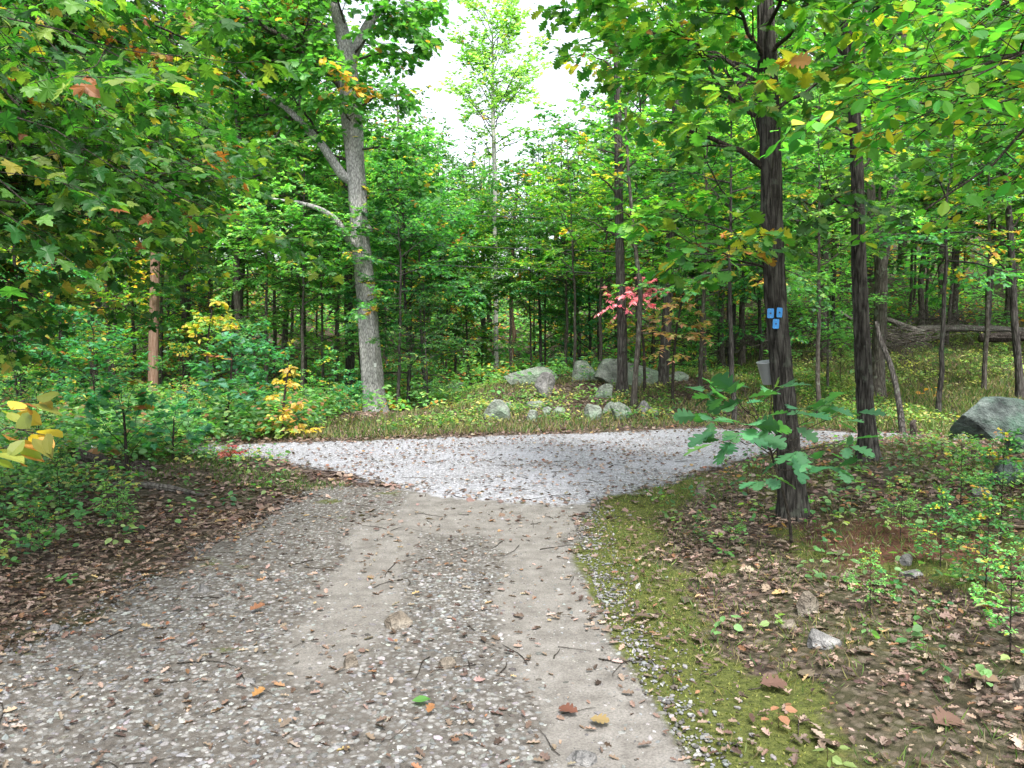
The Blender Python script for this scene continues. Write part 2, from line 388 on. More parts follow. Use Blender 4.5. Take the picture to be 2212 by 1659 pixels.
def leaves(g, tpl, pos, dirn, nor, L, col, wid=1.0):
    TV, TF = tpl; n = len(pos)
    x = nrm(dirn); y = nrm(np.cross(nor, x)); z = np.cross(x, y)
    L = np.broadcast_to(np.asarray(L, float), (n,))
    V = pos[:, None]+L[:, None, None]*(TV[None, :, 0:1]*x[:, None]+TV[None, :, 1:2]*wid*y[:, None]+TV[None, :, 2:3]*z[:, None])
    Fc = TF[None]+(np.arange(n)*len(TV))[:, None, None]
    C = np.repeat(col, len(TV), axis=0)
    g.add(V.reshape(-1, 3), None, Fc.reshape(-1, 3), C)
def pal(rng, n, colours, weights, jit=.18):
    c = np.array(colours, float)[rng.choice(len(colours), n, p=np.array(weights)/sum(weights))]
    return np.clip(c*(1+rng.normal(0, jit, (n, 1)))*(1+rng.normal(0, .05, (n, 3))), .004, .9)
GREEN = dict(c=[(.034, .125, .034), (.052, .165, .042), (.024, .09, .036), (.10, .20, .04)], w=[4, 3, 3, 1.2], a=[(.36, .27, .03), (.30, .12, .025)])
BRIGHT = dict(c=[(.085, .225, .062), (.13, .28, .08), (.05, .165, .05), (.20, .29, .07)], w=[4, 3, 2, 1], a=[(.42, .32, .04), (.35, .22, .04)])
BLUEG = dict(c=[(.022, .12, .05), (.035, .155, .062), (.05, .18, .06)], w=[3, 3, 1], a=[(.2, .2, .03), (.25, .1, .02)])
YELG = dict(c=[(.09, .22, .026), (.05, .17, .024), (.17, .27, .03), (.29, .28, .03)], w=[4, 4, 2, .8], a=[(.5, .36, .03), (.38, .16, .03)])
DARKG = dict(c=[(.018, .095, .018), (.034, .135, .022), (.065, .18, .022), (.15, .23, .03)], w=[4, 4, 2, .7], a=[(.34, .28, .03), (.25, .09, .02)])
YELLOW = dict(c=[(.38, .27, .06), (.43, .27, .07), (.25, .24, .06), (.38, .2, .05)], w=[4, 2, 2, 1], a=[(.3, .3, .05), (.5, .2, .03)])
PINK = dict(c=[(.50, .10, .17), (.58, .2, .26), (.40, .10, .12), (.22, .22, .06)], w=[3, 3, 1, .5], a=[(.4, .15, .05), (.2, .2, .05)])
RUST = dict(c=[(.26, .13, .08), (.28, .2, .08), (.16, .2, .06), (.34, .15, .11)], w=[3, 3, 2, 2], a=[(.4, .1, .05), (.2, .2, .05)])

def foliage(tw, rng, sp, name, mat=LEAF):
    """tw: list of (p0, p1, clump) twigs -> leaf mesh"""
    g = Geo(); A = np.array([a for a, b, c in tw]); B = np.array([b for a, b, c in tw]); cl = np.array([c for a, b, c in tw])
    n = sp['npt']; m = len(A)*n
    k = np.tile(np.arange(n), len(A)); A = np.repeat(A, n, 0); B = np.repeat(B, n, 0); cl = np.repeat(cl, n)
    t = (k+rng.uniform(0, 1, m))/n; d = nrm(B-A)
    pos = A+(B-A)*t[:, None]
    up = np.array([0, 0, 1.]); side = nrm(np.cross(d, up))*np.where(k % 2, 1, -1)[:, None]
    L = sp['leaf']*rng.uniform(.55, 1.15, m)
    ld = nrm(d*.55+side*rng.uniform(.5, 1.1, (m, 1))+rng.normal(0, .25, (m, 3))+up*sp.get('droop', -.25))
    nor = nrm(up+rng.normal(0, sp.get('tilt', .38), (m, 3)))
    pos = pos+ld*L[:, None]*.25
    q = sp['pal']; C = pal(rng, m, q['c'], q['w'])
    # clumps share a tint; a few clumps have turned
    ct = rng.uniform(.72, 1.3, cl.max()+1); C = C*ct[cl][:, None]
    turned = rng.uniform(0, 1, cl.max()+1) < sp.get('turned', .06); u = (turned[cl] & (rng.uniform(0, 1, m) < .7)) | (rng.uniform(0, 1, m) < sp.get('spot', .02))
    C[u] = pal(rng, int(u.sum()), q['a'], [2, 1])
    leaves(g, sp['tpl'], pos, ld, nor, L, C, sp.get('wid', 1))
    return g.mesh(name, mat, False)
def limb(W, T, rng, pts, r0, r1, lv, sp, cid, sides=6):
    pts = np.asarray(pts); n = len(pts)
    tube(W, pts, np.linspace(r0, r1, n), sides if r0 > .012 else 3, cap=False)
    seg = np.linalg.norm(np.diff(pts, axis=0), axis=1); L = seg.sum()
    T.append((pts[-2], pts[-1]+(pts[-1]-pts[-2])*.3, cid[0]))
    nc = max(2, int(round(L*sp['dens'][lv]))); up = np.array([0, 0, 1.])
    for i in range(nc):
        t = sp['bare'][lv]+(1-sp['bare'][lv])*(i+rng.uniform(0, 1))/nc
        f = min(t*(n-1), n-1.001); j = int(f); p = pts[j]+(pts[j+1]-pts[j])*(f-j); tn = nrm(pts[j+1]-pts[j])
        s = nrm(np.cross(tn, up)+1e-6)*(1 if i % 2 else -1)+up*rng.normal(sp.get('lift', .05), .35)
        a = R(rng.uniform(35, 68)); d = nrm(tn*math.cos(a)+nrm(s)*math.sin(a))
        l = max(sp['minl'], L*sp['ratio'][lv]*(1.15-.7*t)*rng.uniform(.7, 1.25))
        rr = max(.0025, (r0+(r1-r0)*t)*.55)
        if lv == 0: cid[0] += 1
        if lv+1 >= sp['lv']:
            l = min(l, sp.get('maxt', .8)); e = p+d*l+up*l*rng.normal(-.08, .08)
            tube(W, np.array([p, (p+e)/2+rng.normal(0, .03*l, 3), e]), [rr, rr*.7, rr*.4], 3, cap=False); T.append((p+(e-p)*.15, e, cid[0]))
        else:
            m = 5; q = [p]; dd = d
            for s_ in range(m-1):
                dd = nrm(dd+rng.normal(0, .14, 3)+up*sp.get('trop', .0)); q.append(q[-1]+dd*l/(m-1))
            limb(W, T, rng, q, rr, rr*.35, lv+1, sp, cid, 5)
def wander(rng, p, d, L, n, jit, trop):
    q = [np.asarray(p, float)]; up = np.array([0, 0, 1.]); d = nrm(np.asarray(d, float))
    for i in range(n-1): d = nrm(d+rng.normal(0, jit, 3)+up*trop); q.append(q[-1]+d*L/(n-1))
    return np.array(q)
def between(rng, a, b, n=8, arch=.1, jit=.02):
    a, b = np.asarray(a, float), np.asarray(b, float); L = np.linalg.norm(b-a); t = np.linspace(0, 1, n)[:, None]
    q = a+(b-a)*t+np.array([0, 0, 1.])*arch*L*4*t*(1-t)*1.0
    j = rng.normal(0, jit*L, (n, 3)); j[0] = 0; return q+j*np.minimum(1, t*4)

SP = dict(
 canopy=dict(lv=2, dens=[2.8, 4.2], bare=[.15, .1], ratio=[.42, .5], minl=.4, npt=7, leaf=.19, tpl=FAT, pal=GREEN, lift=.1, trop=.03, turned=.03, maxt=.9),
 maple=dict(lv=2, dens=[3.4, 6], bare=[.15, .1], ratio=[.4, .5], minl=.3, npt=8, leaf=.135, tpl=MAPLE_LO, pal=BRIGHT, lift=-.02, trop=-.01, turned=.01, spot=.01, tilt=.25, maxt=.6),
 dog=dict(lv=2, dens=[3.4, 5.5], bare=[.12, .1], ratio=[.42, .5], minl=.3, npt=7, leaf=.13, tpl=FAT, pal=BLUEG, lift=.05, turned=.02, tilt=.35, droop=-.45, maxt=.6),
 shrub=dict(lv=2, dens=[5, 8], bare=[.3, .2], ratio=[.45, .5], minl=.14, npt=6, leaf=.085, tpl=FAT, pal=BLUEG, lift=.1, trop=.05, turned=.04, maxt=.35))
def make_tree(name, seed, H, r0, crown0, rad, nl, sp, mat, sides=10, lean=.02, slope=.35, top=.25, jit=.012, **kw):
    rng = np.random.default_rng(seed); W = Geo(); T = []; sp = dict(sp); sp.update(kw)
    n = 18; z = np.linspace(0, H, n)
    wx = np.cumsum(rng.normal(0, jit*H/n*4, n)); wy = np.cumsum(rng.normal(0, jit*H/n*4, n)); wx -= wx[0]; wy -= wy[0]
    tp = np.stack([wx+lean*z, wy, z], 1); tp[0, 2] = -.3
    rr = r0*(1-.85*(z/H)**.9); rr[0] *= 1.45
    tube(W, smoothpath(tp, 40), np.interp(np.linspace(0, 1, 40), np.linspace(0, 1, n), rr)*(1+.25*np.exp(-np.linspace(0, 1, 40)*40)), sides, cap=True)
    cid = [0]
    for i in range(nl):
        t = crown0+(1-crown0)*(i+rng.uniform(0, 1))/nl; f = t*(n-1)*.999; j = int(f); p = tp[j]+(tp[min(j+1, n-1)]-tp[j])*(f-j)
        u = (t-crown0)/(1-crown0); prof = math.sin(math.pi*min(1, .22+u*.85))**.8 if u < .92 else top
        a = i*2.4+rng.uniform(-.5, .5); L = rad*max(top, prof)*rng.uniform(.65, 1.15)
        d = np.array([math.cos(a), math.sin(a), slope+u*.7+rng.normal(0, .12)])
        cid[0] += 1
        r1 = max(.008, min(r0*.38*(1-u*.6), L*.018))
        limb(W, T, rng, wander(rng, p, d, L, 7, .12, -.02), r1, r1*.25, 0, sp, cid)
    return W, T, sp, rng
def tree_thing(name, label, cat, loc, W, T, sp, rng, mat, leafm=LEAF, crown='crown', group=None):
    e = empty(name, loc, label, cat, group)
    obj('trunk', W.mesh('trunk', mat), e); obj(crown, foliage(T, rng, sp, crown, leafm), e); return e
#MARK_FOREST

# ------------------------------------------------------------------ hero trees along the clearing
def furrow(amp, k, zs, flare=.5):
    def f(pts, th, rad):
        z = pts[:, 2][:, None]; c = np.cos(th)[None]*k; s = np.sin(th)[None]*k
        c, s, z2 = np.broadcast_arrays(c, s, z)
        wv = (fbm(c*.35+3, s*.35, z2*2.0)-.5)*2.2; c_, s_ = c*.75+wv, s*.75-wv
        n1 = np.abs(2*noise(c_, s_, z2*zs)-1); n2 = np.abs(2*noise(c_*1.7+7, s_*1.7, z2*zs*2.2)-1)
        rid = .6*sst(.02, .42, n1)+.4*sst(.02, .5, n2)
        fine = noise(c*2.3+9, s*2.3, z2*zs*3.1)
        big = noise(c*.25+5, s*.25, z2*1.3)-.5
        h0 = pts[0, 2]; fl = np.exp(-np.clip(z2-h0-.25, 0, 9)*5.5)*flare*rad[:, None]*(.7+.8*noise(np.cos(th)[None]*1.8+z2*0, np.sin(th)[None]*1.8+z2*0, 3.3))
        return amp*((rid-.6)*1.3+(fine-.5)*.7)+big*rad[:, None]*.18+fl
    return f
def trunk_path(pts, D):            # pts: (px, py, width px) from the ground up, all about D metres away
    out = []
    for i, (px, py, wp) in enumerate(pts):
        p = P(px, py, D); out.append([*p, wp*D/F/2])
    out = np.array(out); out[0, 2] -= .25; return out
def hero(label, pts, D, mat, amp=.008, k=7, zs=2.2, sides=72, n=260, flare=.45, group=None, name='forest_tree', base=None):
    path = trunk_path(pts, D); sm = smoothpath(path, n)
    W = Geo(); tube(W, sm[:, :3], sm[:, 3], sides, True, furrow(amp, k, zs, flare))
    return path, W
def finish_hero(name, label, cat, W, T, sp, seed, mat, leafm=LEAF, group=None, extra=None):
    b = W.V[0].min(0)
    cx, cy_ = (W.V[0][:40].min(0)+W.V[0][:40].max(0))[:2]/2; base = np.array([cx, cy_, float(height(cx, cy_))])
    e = empty(name, base, label, cat, group)
    t = obj('trunk', W.mesh('trunk', mat), e); t.location = -base
    if extra is not None and extra.V: obj('branches', extra.mesh('branches', B_TWIG if mat is not B_GREY else B_MID), t)
    if T:
        c = obj('crown', foliage(T, np.random.default_rng(seed), sp, 'crown', leafm), e); c.location = -base
    return e

NEAR = dict(lv=2, dens=[4.2, 7], bare=[.18, .15], ratio=[.42, .5], minl=.18, npt=6, leaf=.15, tpl=OAK, pal=DARKG, lift=.05, trop=0, turned=.05, spot=.02, tilt=.45, droop=-.3, maxt=.45)
rng = np.random.default_rng(5)
# tree with the three blue markers
BT_D = 6.5
bt = [(795, 524, 34), (793, 500, 30), (789, 452, 27), (783, 380, 25), (777, 318, 24.5), (773, 250, 25), (770, 150, 24), (768, 80, 22), (766, 20, 20), (765, -60, 17), (764, -200, 12), (764, -330, 6)]
bt = [(a, b, c*.8) for a, b, c in bt]
path, W = hero('', bt, BT_D, B_DARK, .013, 11, 2.6, 128, 520, .62)
LW = Geo(); T = []; cid = [0]
def at(path, py, D): return P(np.interp(-py, [-q[1] for q in path], [q[0] for q in path]), py, D)
def hl(a, b, r, spx, arch=.06, n=9, LW_=None, T_=None, jit=.018):
    limb(LW_ or LW, T_ if T_ is not None else T, rng, between(rng, a, b, n, arch, jit), r, r*.25, 0, spx, cid)
sp_oak = dict(NEAR, leaf=.135, pal=dict(DARKG, c=[(.03, .12, .02), (.06, .165, .025), (.10, .20, .025), (.19, .24, .03)], w=[3, 4, 3, 1.2]))
for (py, ex, ey, dd, r) in [(172, 655, 118, .0, .03), (150, 700, 40, .5, .02), (130, 640, 30, 1.2, .022), (90, 600, 20, 1.8, .02), (120, 860, 60, .6, .02), (60, 690, -40, -.5, .02), (60, 850, -30, -.7, .02), 
                            (100, 720, 90, -1.3, .014), (75, 620, 75, 2.4, .018), (30, 800, -20, -1.5, .018), (0, 640, -60, -.2, .02), (10, 880, -40, 1.2, .02), (-40, 720, -100, -1.2, .02), (-60, 820, -90, 1, .02), (-20, 580, -20, 2.2, .02)]:
    cid[0] += 1; hl(at(bt, py, BT_D), P(ex, ey, BT_D+dd), r, sp_oak)
# the low twiggy oak spray at its left, about eye level
for (py, ex, ey, dd, r) in [(272, 640, 225, -.3, .012), (262, 690, 240, -.9, .01), (250, 655, 272, .2, .01)]:
    cid[0] += 1; hl(at(bt, py, BT_D), P(ex, ey, BT_D+dd), r, dict(sp_oak, dens=[3.5, 5], npt=5, pal=YELG, leaf=.17), .02)
finish_hero('oak_tree', 'dark furrowed oak trunk with three blue markers, nearest tree on the right', 'tree', W, T, sp_oak, 11, B_DARK, LEAF_NEAR, None, LW)

# second dark trunk
D2 = float(G(869, 462)[1])
b2 = [(869, 466, 23), (868, 440, 19.5), (865, 400, 18.5), (862, 330, 17.5), (859, 270, 16), (858, 220, 15), (857, 170, 13.5), (855, 120, 13), (853, 80, 13), (846, 35, 11), (842, -10, 10), (842, -120, 8), (845, -230, 4)]
b2 = [(a, b, c*.82) for a, b, c in b2]
path, W = hero('', b2, D2, B_DARK, .013, 11, 2.8, 112, 440, .7)
LW = Geo(); T = []; sp2 = dict(NEAR, pal=GREEN, leaf=.14, dens=[3, 5])
for (py, ex, ey, dd, r) in [(212, 790, 205, -1, .02), (118, 905, 20, .5, .03), (105, 1010, 112, -.5, .022), (60, 780, 10, .5, .02), (40, 930, -20, -1, .02), (20, 770, -30, 1, .02), (140, 800, 130, 1.5, .016), (0, 900, -70, 1, .02), (80, 940, 60, 1.6, .02), (170, 910, 150, 1.4, .015), (215, 800, 250, .8, .012)]:
    cid[0] += 1; hl(at(b2, py, D2), P(ex, ey, D2+dd), r, sp2)
finish_hero('oak_tree', 'second dark furrowed trunk right of the marked tree, mossy at its foot', 'tree', W, T, sp2, 12, B_DARK, LEAF_NEAR, None, LW)

# third, forked grey trunk behind
D3 = float(G(877, 398)[1])
b3 = [(877, 400, 15), (878, 360, 13), (880, 320, 12.5), (881, 275, 12.5), (880, 250, 11), (872, 225, 8), (870, 150, 7.5), (868, 95, 7), (866, 20, 6), (866, -80, 4)]
path, W = hero('', b3, D3, B_MID, .01, 8, 2, 40, 220, .4)
p3 = smoothpath(trunk_path([(881, 262, 10), (886, 240, 10), (892, 205, 10), (895, 160, 9.5), (899, 110, 8.5), (905, 40, 7), (912, -60, 4)], D3)[:, :4]+np.array([0, 0, 0, 0]), 120)
tube(W, p3[:, :3], p3[:, 3], 32, True, furrow(.008, 8, 2, 0))
LW = Geo(); T = []; sp3 = dict(NEAR, pal=GREEN, leaf=.14, tpl=FAT, dens=[2.2, 3.6], minl=.3)
for (px, py, ex, ey, dd, r) in [(895, 120, 940, 70, .5, .04), (895, 150, 845, 100, -.5, .03), (900, 80, 960, 20, 1, .04), (868, 90, 830, 30, 0, .03), (868, 40, 900, -20, 1, .04), (905, 30, 980, -20, -1, .04), (893, 190, 930, 170, 0, .02), (872, 210, 840, 160, .5, .02)]:
    cid[0] += 1; hl(P(px, py, D3), P(ex, ey, D3+dd), r, sp3)
finish_hero('forest_tree', 'grey trunk forking into two stems behind the second dark trunk', 'tree', W, T, sp3, 13, B_MID, LEAF, None, LW)

# bare leaning stem
D4 = float(G(903, 434)[1]); q4 = [(903, 436, 6.5), (901, 415, 6), (896, 385, 5.5), (889, 360, 5), (880, 340, 4.5), (876, 322, 4)]
sm = smoothpath(np.array([[*P(px, py, D4+(436-py)*.008), wd*D4/F/2] for px, py, wd in q4]), 60); sm[0, 2] -= .1
g = Geo(); tube(g, sm[:, :3], sm[:, 3], 16, True, furrow(.006, 6, 5, 0)); e = obj('dead_stem', g.mesh('dead_stem', B_DARK)); tag(e, 'thin bare dead stem leaning onto the grey forked trunk', 'dead tree')

# slender tree at the right edge
D5 = float(G(1021, 400)[1]); b5 = [(1021, 402, 8.5), (1019, 370, 7), (1014, 320, 6.5), (1012, 260, 6), (1008, 200, 5.5), (1005, 165, 5), (1003, 130, 4.5), (1000, 60, 4), (1000, -40, 2.5)]
path, W = hero('', b5, D5, B_DARK, .005, 6, 3, 24, 160, .4)
LW = Geo(); T = []; sp5 = dict(NEAR, pal=YELG, leaf=.12, tpl=MAPLE_LO, dens=[3, 5], minl=.25)
for (py, ex, ey, dd, r) in [(275, 960, 245, 0, .02), (230, 1060, 190, 0, .02), (180, 950, 150, .6, .02), (140, 1060, 90, 0, .02), (120, 950, 80, 1, .02), (60, 960, 10, 0, .02), (210, 975, 190, -1, .015), (250, 1050, 270, -.5, .015)]:
    cid[0] += 1; hl(at(b5, py, D5), P(ex, ey, D5+dd), r, sp5)
finish_hero('forest_tree', 'slender dark tree rising behind the boulder at the right edge', 'tree', W, T, sp5, 14, B_DARK, LEAF, None, LW)

# big pale oak left of centre
DO = float(G(376, 413)[1])
bo = [(378, 418, 26), (374, 396, 23), (371, 360, 21), (368, 320, 20), (365, 285, 18.5), (362, 250, 18.5), (359, 225, 17), (357, 190, 17.5), (354, 150, 18), (351, 110, 21), (348, 70, 18), (345, 45, 15), (338, 15, 12), (325, -10, 10), (310, -60, 8), (305, -150, 4)]
path, W = hero('', bo, DO, B_GREY, .007, 13, 2.6, 90, 420, .35)
def stub(pts, D, dn=0, sides=24, n=50):
    sm = smoothpath(np.array([[*P(px, py, D+dn*i/len(pts)), wd*D/F/2] for i, (px, py, wd) in enumerate(pts)]), n)
    tube(W, sm[:, :3], sm[:, 3], sides, True, furrow(.005, 7, 3, 0)); return sm
stub([(350, 62, 12), (358, 45, 10), (368, 25, 10), (380, 8, 8), (392, -8, 7), (400, -50, 5)], DO, 0)
stub([(353, 182, 10), (343, 176, 10), (332, 160, 9), (322, 145, 8), (308, 130, 7), (298, 119, 6), (284, 106, 5), (268, 98, 3.5), (250, 82, 2), (238, 70, 1)], DO, -.8)
stub([(363, 250, 8), (352, 245, 7.5), (344, 232, 7), (334, 217, 6), (318, 208, 5), (298, 202, 3.5), (278, 200, 2.2), (262, 196, 1)], DO, -1.2)
stub([(366, 232, 4), (369, 229, 8), (371, 228, 8)], DO-.2, 0, 20, 14)
LW = Geo(); T = []
sm = between(rng, P(347, 95, DO), P(196, 2, DO-1.5), 14, .12, .012); 
spo = dict(NEAR, tpl=OAK, pal=dict(c=[(.045, .15, .03), (.07, .19, .035), (.03, .11, .03), (.10, .23, .04)], w=[4, 4, 2, 1.5], a=[(.45, .17, .03), (.4, .28, .03)]), leaf=.18, dens=[5.2, 6.5], minl=.4, npt=8, tilt=.5, turned=.05, maxt=.6)
cid[0] += 1; limb(LW, T, rng, sm, .075, .02, 0, spo, cid)
for (px, py, ex, ey, dd, r) in [(322, 145, 290, 95, -.5, .04), (300, 122, 250, 118, .4, .04), (300, 203, 262, 195, 0, .03), (330, 213, 290, 245, -.6, .025), (296, 118, 268, 150, -.7, .03), (392, -8, 430, 10, 0, .04), (375, 15, 420, 40, -.8, .03),
    (356, 110, 400, 95, -.8, .03), (357, 150, 410, 160, -.4, .03), (360, 200, 420, 190, -.5, .025), (355, 130, 330, 95, -1.2, .025), (350, 80, 300, 60, -1, .03), (345, 40, 300, 20, .5, .04), (340, 20, 270, -20, 0, .04), (325, -10, 370, -30, -1, .04),
    (366, 270, 392, 255, .4, .015), (344, 30, 240, 50, 1, .04), (350, 100, 290, 30, 1.5, .03), (345, 60, 225, 90, .5, .035), (357, 60, 410, 60, .9, .03), (350, 160, 300, 170, 1, .03), (340, 10, 215, 10, -.6, .03), (350, 60, 395, 20, -.8, .03), (345, 30, 330, -30, -1, .03), (350, 90, 318, 70, -1.6, .02), (385, 0, 350, -30, -.8, .02), (392, -8, 415, 35, -1, .02), (343, 176, 300, 200, 1.0, .02)]:
    cid[0] += 1; hl(P(px, py, DO), P(ex, ey, DO+dd), r, spo, .1)
finish_hero('oak_tree', 'big pale grey oak with a sawn stub on its trunk, left of centre', 'tree', W, T, spo, 15, B_GREY, LEAF, None, LW)

# trunks on and round the mound, each with its own small crown above
def stem_tree(label, pts, mat, sp, seed, nb=9, amp=.006, spread=60, upx=40, sides=28, name='forest_tree', dep=None, lo=.35, group=None, leafm=LEAF, r=.025):
    D = dep or float(G(pts[0][0], pts[0][1])[1]); path, W = hero('', pts, D, mat, amp, 7, 2.5, sides, 150, .35)
    LW = Geo(); T = []; rg = np.random.default_rng(seed); y0 = pts[0][1]; y1 = pts[-1][1]
    for i in range(nb):
        f = lo+(1-lo)*(i+.5)/nb; py = y0+(y1-y0)*f; sg = (1 if i % 2 else -1)
        a = at(pts, py, D); s = spread*(1-.5*(f-lo)/(1-lo))*rg.uniform(.5, 1.1)
        b = P(512+(a[0]/D)*F+sg*s*rg.uniform(.2, 1), py-upx*rg.uniform(.1, 1), D)+np.array([0, rg.normal(0, s/F*D*.6), 0])
        cid[0] += 1; limb(LW, T, rg, between(rg, a, b, 7, .06, .02), r, .006, 0, sp, cid)
    T.append((path[-2, :3], path[-1, :3]+np.array([0, 0, .3]), 1))
    return finish_hero(name, label, 'tree', W, T, sp, seed, mat, leafm, group, LW)
mp = dict(SP['maple']); cn = dict(SP['canopy'], leaf=.14, pal=GREEN)
stem_tree('straight furrowed trunk standing among the pale rocks on the mound', [(622, 394, 11.5), (622, 370, 10), (622, 320, 9.5), (620, 270, 9), (619, 200, 8.5), (618, 120, 7.5), (616, 40, 5), (616, -20, 3)], B_DARK, dict(cn, pal=BRIGHT, tpl=OAK), 21, 13, .01)
stem_tree('slim smooth sapling right of the furrowed trunk on the mound', [(633, 407, 6.5), (635, 380, 5.5), (639, 330, 5), (641, 290, 5), (636, 255, 4), (632, 215, 3.5), (627, 150, 3), (625, 90, 2)], B_MID, dict(mp, pal=YELG, leaf=.11), 22, 12, .003, 50, 30, 14, r=.015)
stem_tree('furrowed trunk leaning slightly right, beside the rust coloured leaves', [(661, 385, 12), (664, 360, 10.5), (667, 320, 10), (669, 270, 9), (672, 200, 8.5), (675, 120, 7), (680, 40, 5), (684, -40, 3)], B_DARK, dict(cn, pal=DARKG, tpl=OAK), 23, 12, .01, 70)
stem_tree('tall thin pale trunk with a sparse light crown against the sky', [(496, 376, 5.2), (496, 340, 4.8), (496, 300, 4.6), (495, 240, 4.4), (495, 180, 4.2), (493, 120, 4), (493, 70, 2.5), (492, 18, 1)], B_PALE, dict(mp, pal=dict(BRIGHT, c=[(.16, .30, .10), (.22, .34, .12), (.12, .25, .08)], w=[2, 2, 1], a=[(.5, .35, .05), (.4, .15, .05)]), leaf=.16, dens=[3.4, 4.5], npt=8, minl=.4, lift=.3, trop=.05), 24, 30, .002, 72, 60, 14, lo=.60, r=.02)
stem_tree('crooked brown bare-barked thin trunk right of the tall pale one', [(510, 374, 5), (512, 350, 4), (515, 335, 4), (511, 315, 4), (511, 280, 3.5), (513, 240, 3), (516, 200, 2.5), (518, 180, 2)], B_POLE, dict(mp, leaf=.11), 25, 6, .004, 40, 20, 12, lo=.6, r=.015)
stem_tree('bent dark trunk left of the tall pale one', [(484, 356, 6), (484, 330, 5.5), (482, 310, 5), (477, 285, 5), (470, 250, 4), (466, 200, 3.5), (462, 165, 2)], B_DARK, dict(cn, dens=[2.4, 3.6]), 26, 10, .006, 60, 30, 16)
stem_tree('small thin sapling by the rust coloured leaves, left of the marked tree', [(672, 404, 3.5), (673, 370, 3), (676, 330, 2.6), (680, 310, 2.2), (684, 290, 1.5)], B_TWIG, dict(mp, pal=RUST, leaf=.12, dens=[4, 6]), 27, 9, .001, 34, 14, 8, name='sapling', lo=.45, r=.008)
stem_tree('pink leaved understorey sapling behind the furrowed trunk on the mound', [(645, 385, 3), (644, 350, 2.6), (640, 320, 2.2), (638, 300, 1.8), (637, 287, 1.2)], B_TWIG, dict(mp, pal=PINK, leaf=.11, dens=[3.5, 5], droop=-.6), 28, 6, .001, 36, 6, 8, name='sapling', dep=17.0, lo=.8, r=.008, leafm=LEAF_PINK)
stem_tree('massive dark trunk close behind the big pale oak', [(349, 400, 10), (350, 370, 9), (349, 330, 9), (348, 280, 8), (347, 220, 7), (346, 150, 6), (345, 60, 4)], B_DARK, cn, 29, 10, .01, 60, 40)

# utility pole and its wires
DP = float(G(153, 404)[1])
pp = [(153, 408, 10), (153.5, 340, 9.6), (155, 270, 9), (157, 220, 8.6), (160, 150, 8), (161, 128, 7.6)]
path, W = hero('', pp, DP, B_POLE, .0015, 12, .8, 28, 120, 0)
e = empty('utility_pole', (path[0, 0], DP, float(height(path[0, 0], DP))), 'weathered reddish wooden utility pole in the shrubs on the left', 'utility pole')
o = obj('pole', W.mesh('pole', B_POLE), e); o.location = -e.location
m_metal, t_ = newmat('galvanised_metal'); finish(t_, (.4, .41, .42), None, rough=.5, bsdf=N(t_, 'ShaderNodeBsdfPrincipled', Roughness=.5, Metallic=.8))
m_wire, t_ = newmat('wire_black'); finish(t_, (.02, .02, .022), None, rough=.6)
for zz in (5.3, 4.6):
    g = Geo(); tube(g, [(path[-2, 0]-.18, DP, zz), (path[-2, 0]+.18, DP, zz)], [.02, .02], 10); o = obj('insulator_bracket', g.mesh('insulator_bracket', m_metal), e); o.location = -e.location
for lab, z0, z1 in (('upper thin black wire running right from the utility pole', 5.0, 4.95), ('middle thin black wire running right from the utility pole', 4.3, 3.95), ('lower thin black wire running right from the utility pole', 3.9, 3.2)):
    a = np.array([path[-3, 0], DP, z0]); b = np.array([13., DP+2.5, z1]); t = np.linspace(0, 1, 40)[:, None]
    g = Geo(); tube(g, a+(b-a)*t-np.array([0, 0, 1.])*4*.28*t*(1-t), .011, 6); tag(obj('overhead_wire', g.mesh('overhead_wire', m_wire)), lab, 'wire')

# off-frame trees whose boughs hang into the picture
LW = Geo(); T = []; W = Geo(); rng = np.random.default_rng(8)
base = np.array([-6.6, 5.6, 0]); tp = smoothpath(np.array([[-6.6, 5.6, -.2, .22], [-6.5, 5.6, 2, .18], [-6.4, 5.7, 5, .15], [-6.3, 5.7, 9, .08]]), 60)
tube(W, tp[:, :3], tp[:, 3], 40, True, furrow(.01, 8, 2, .4))
spl = dict(NEAR, tpl=MAPLE, pal=dict(DARKG, w=[3, 4, 3, 1.6]), leaf=.082, dens=[4.4, 8], npt=7, droop=-.4, turned=.02, spot=.03, tilt=.5, maxt=.45)
for (z, ex, ey, dd, r) in [(3.6, 120, 160, 5.5, .035), (4.2, 190, 120, 6.2, .035), (4.5, 150, 60, 6, .03), (4.0, 60, 120, 4.6, .03), (2.8, 80, 240, 5.4, .025), (5.2, 90, 10, 5.4, .03), (5.0, 200, 50, 7, .035),
    (3.2, 205, 200, 7, .03), (2.6, 60, 300, 5.4, .02), (3.9, 30, 60, 4.2, .02), (3.0, 20, 200, 4, .02), (3.6, 215, 160, 6.4, .03), (5.5, 30, -20, 5.4, .02), (4.5, 110, 90, 7.4, .03), (3.4, 80, 190, 7, .03), (3.4, 190, 250, 7.4, .02), (3.2, 110, 215, 6, .02), (2.9, 30, 270, 6.6, .02), (6, 160, -30, 6.2, .03), (2.3, 10, 330, 6.4, .02), (4.2, 50, 150, 6, .03), (3.6, 170, 210, 4.8, .02)]:
    j = int(np.argmin(abs(tp[:, 2]-z))); cid[0] += 1; hl(tp[j, :3], P(ex, ey, dd), r, spl, .03)
# a few closer, larger sprays
for (ex, ey, dd) in [(165, 55, 3.0), (60, 30, 3.2), (40, 205, 3.0), (130, 175, 3.8)]:
    cid[0] += 1; hl(np.array([-4.5, 3.2, 3.4]), P(ex, ey, dd), .012, dict(spl, dens=[3, 4.5], npt=4), .04)
finish_hero('maple_tree', 'maple whose dark boughs sweep in from the left edge high up', 'tree', W, T, spl, 31, B_DARK, LEAF_NEAR, None, LW)

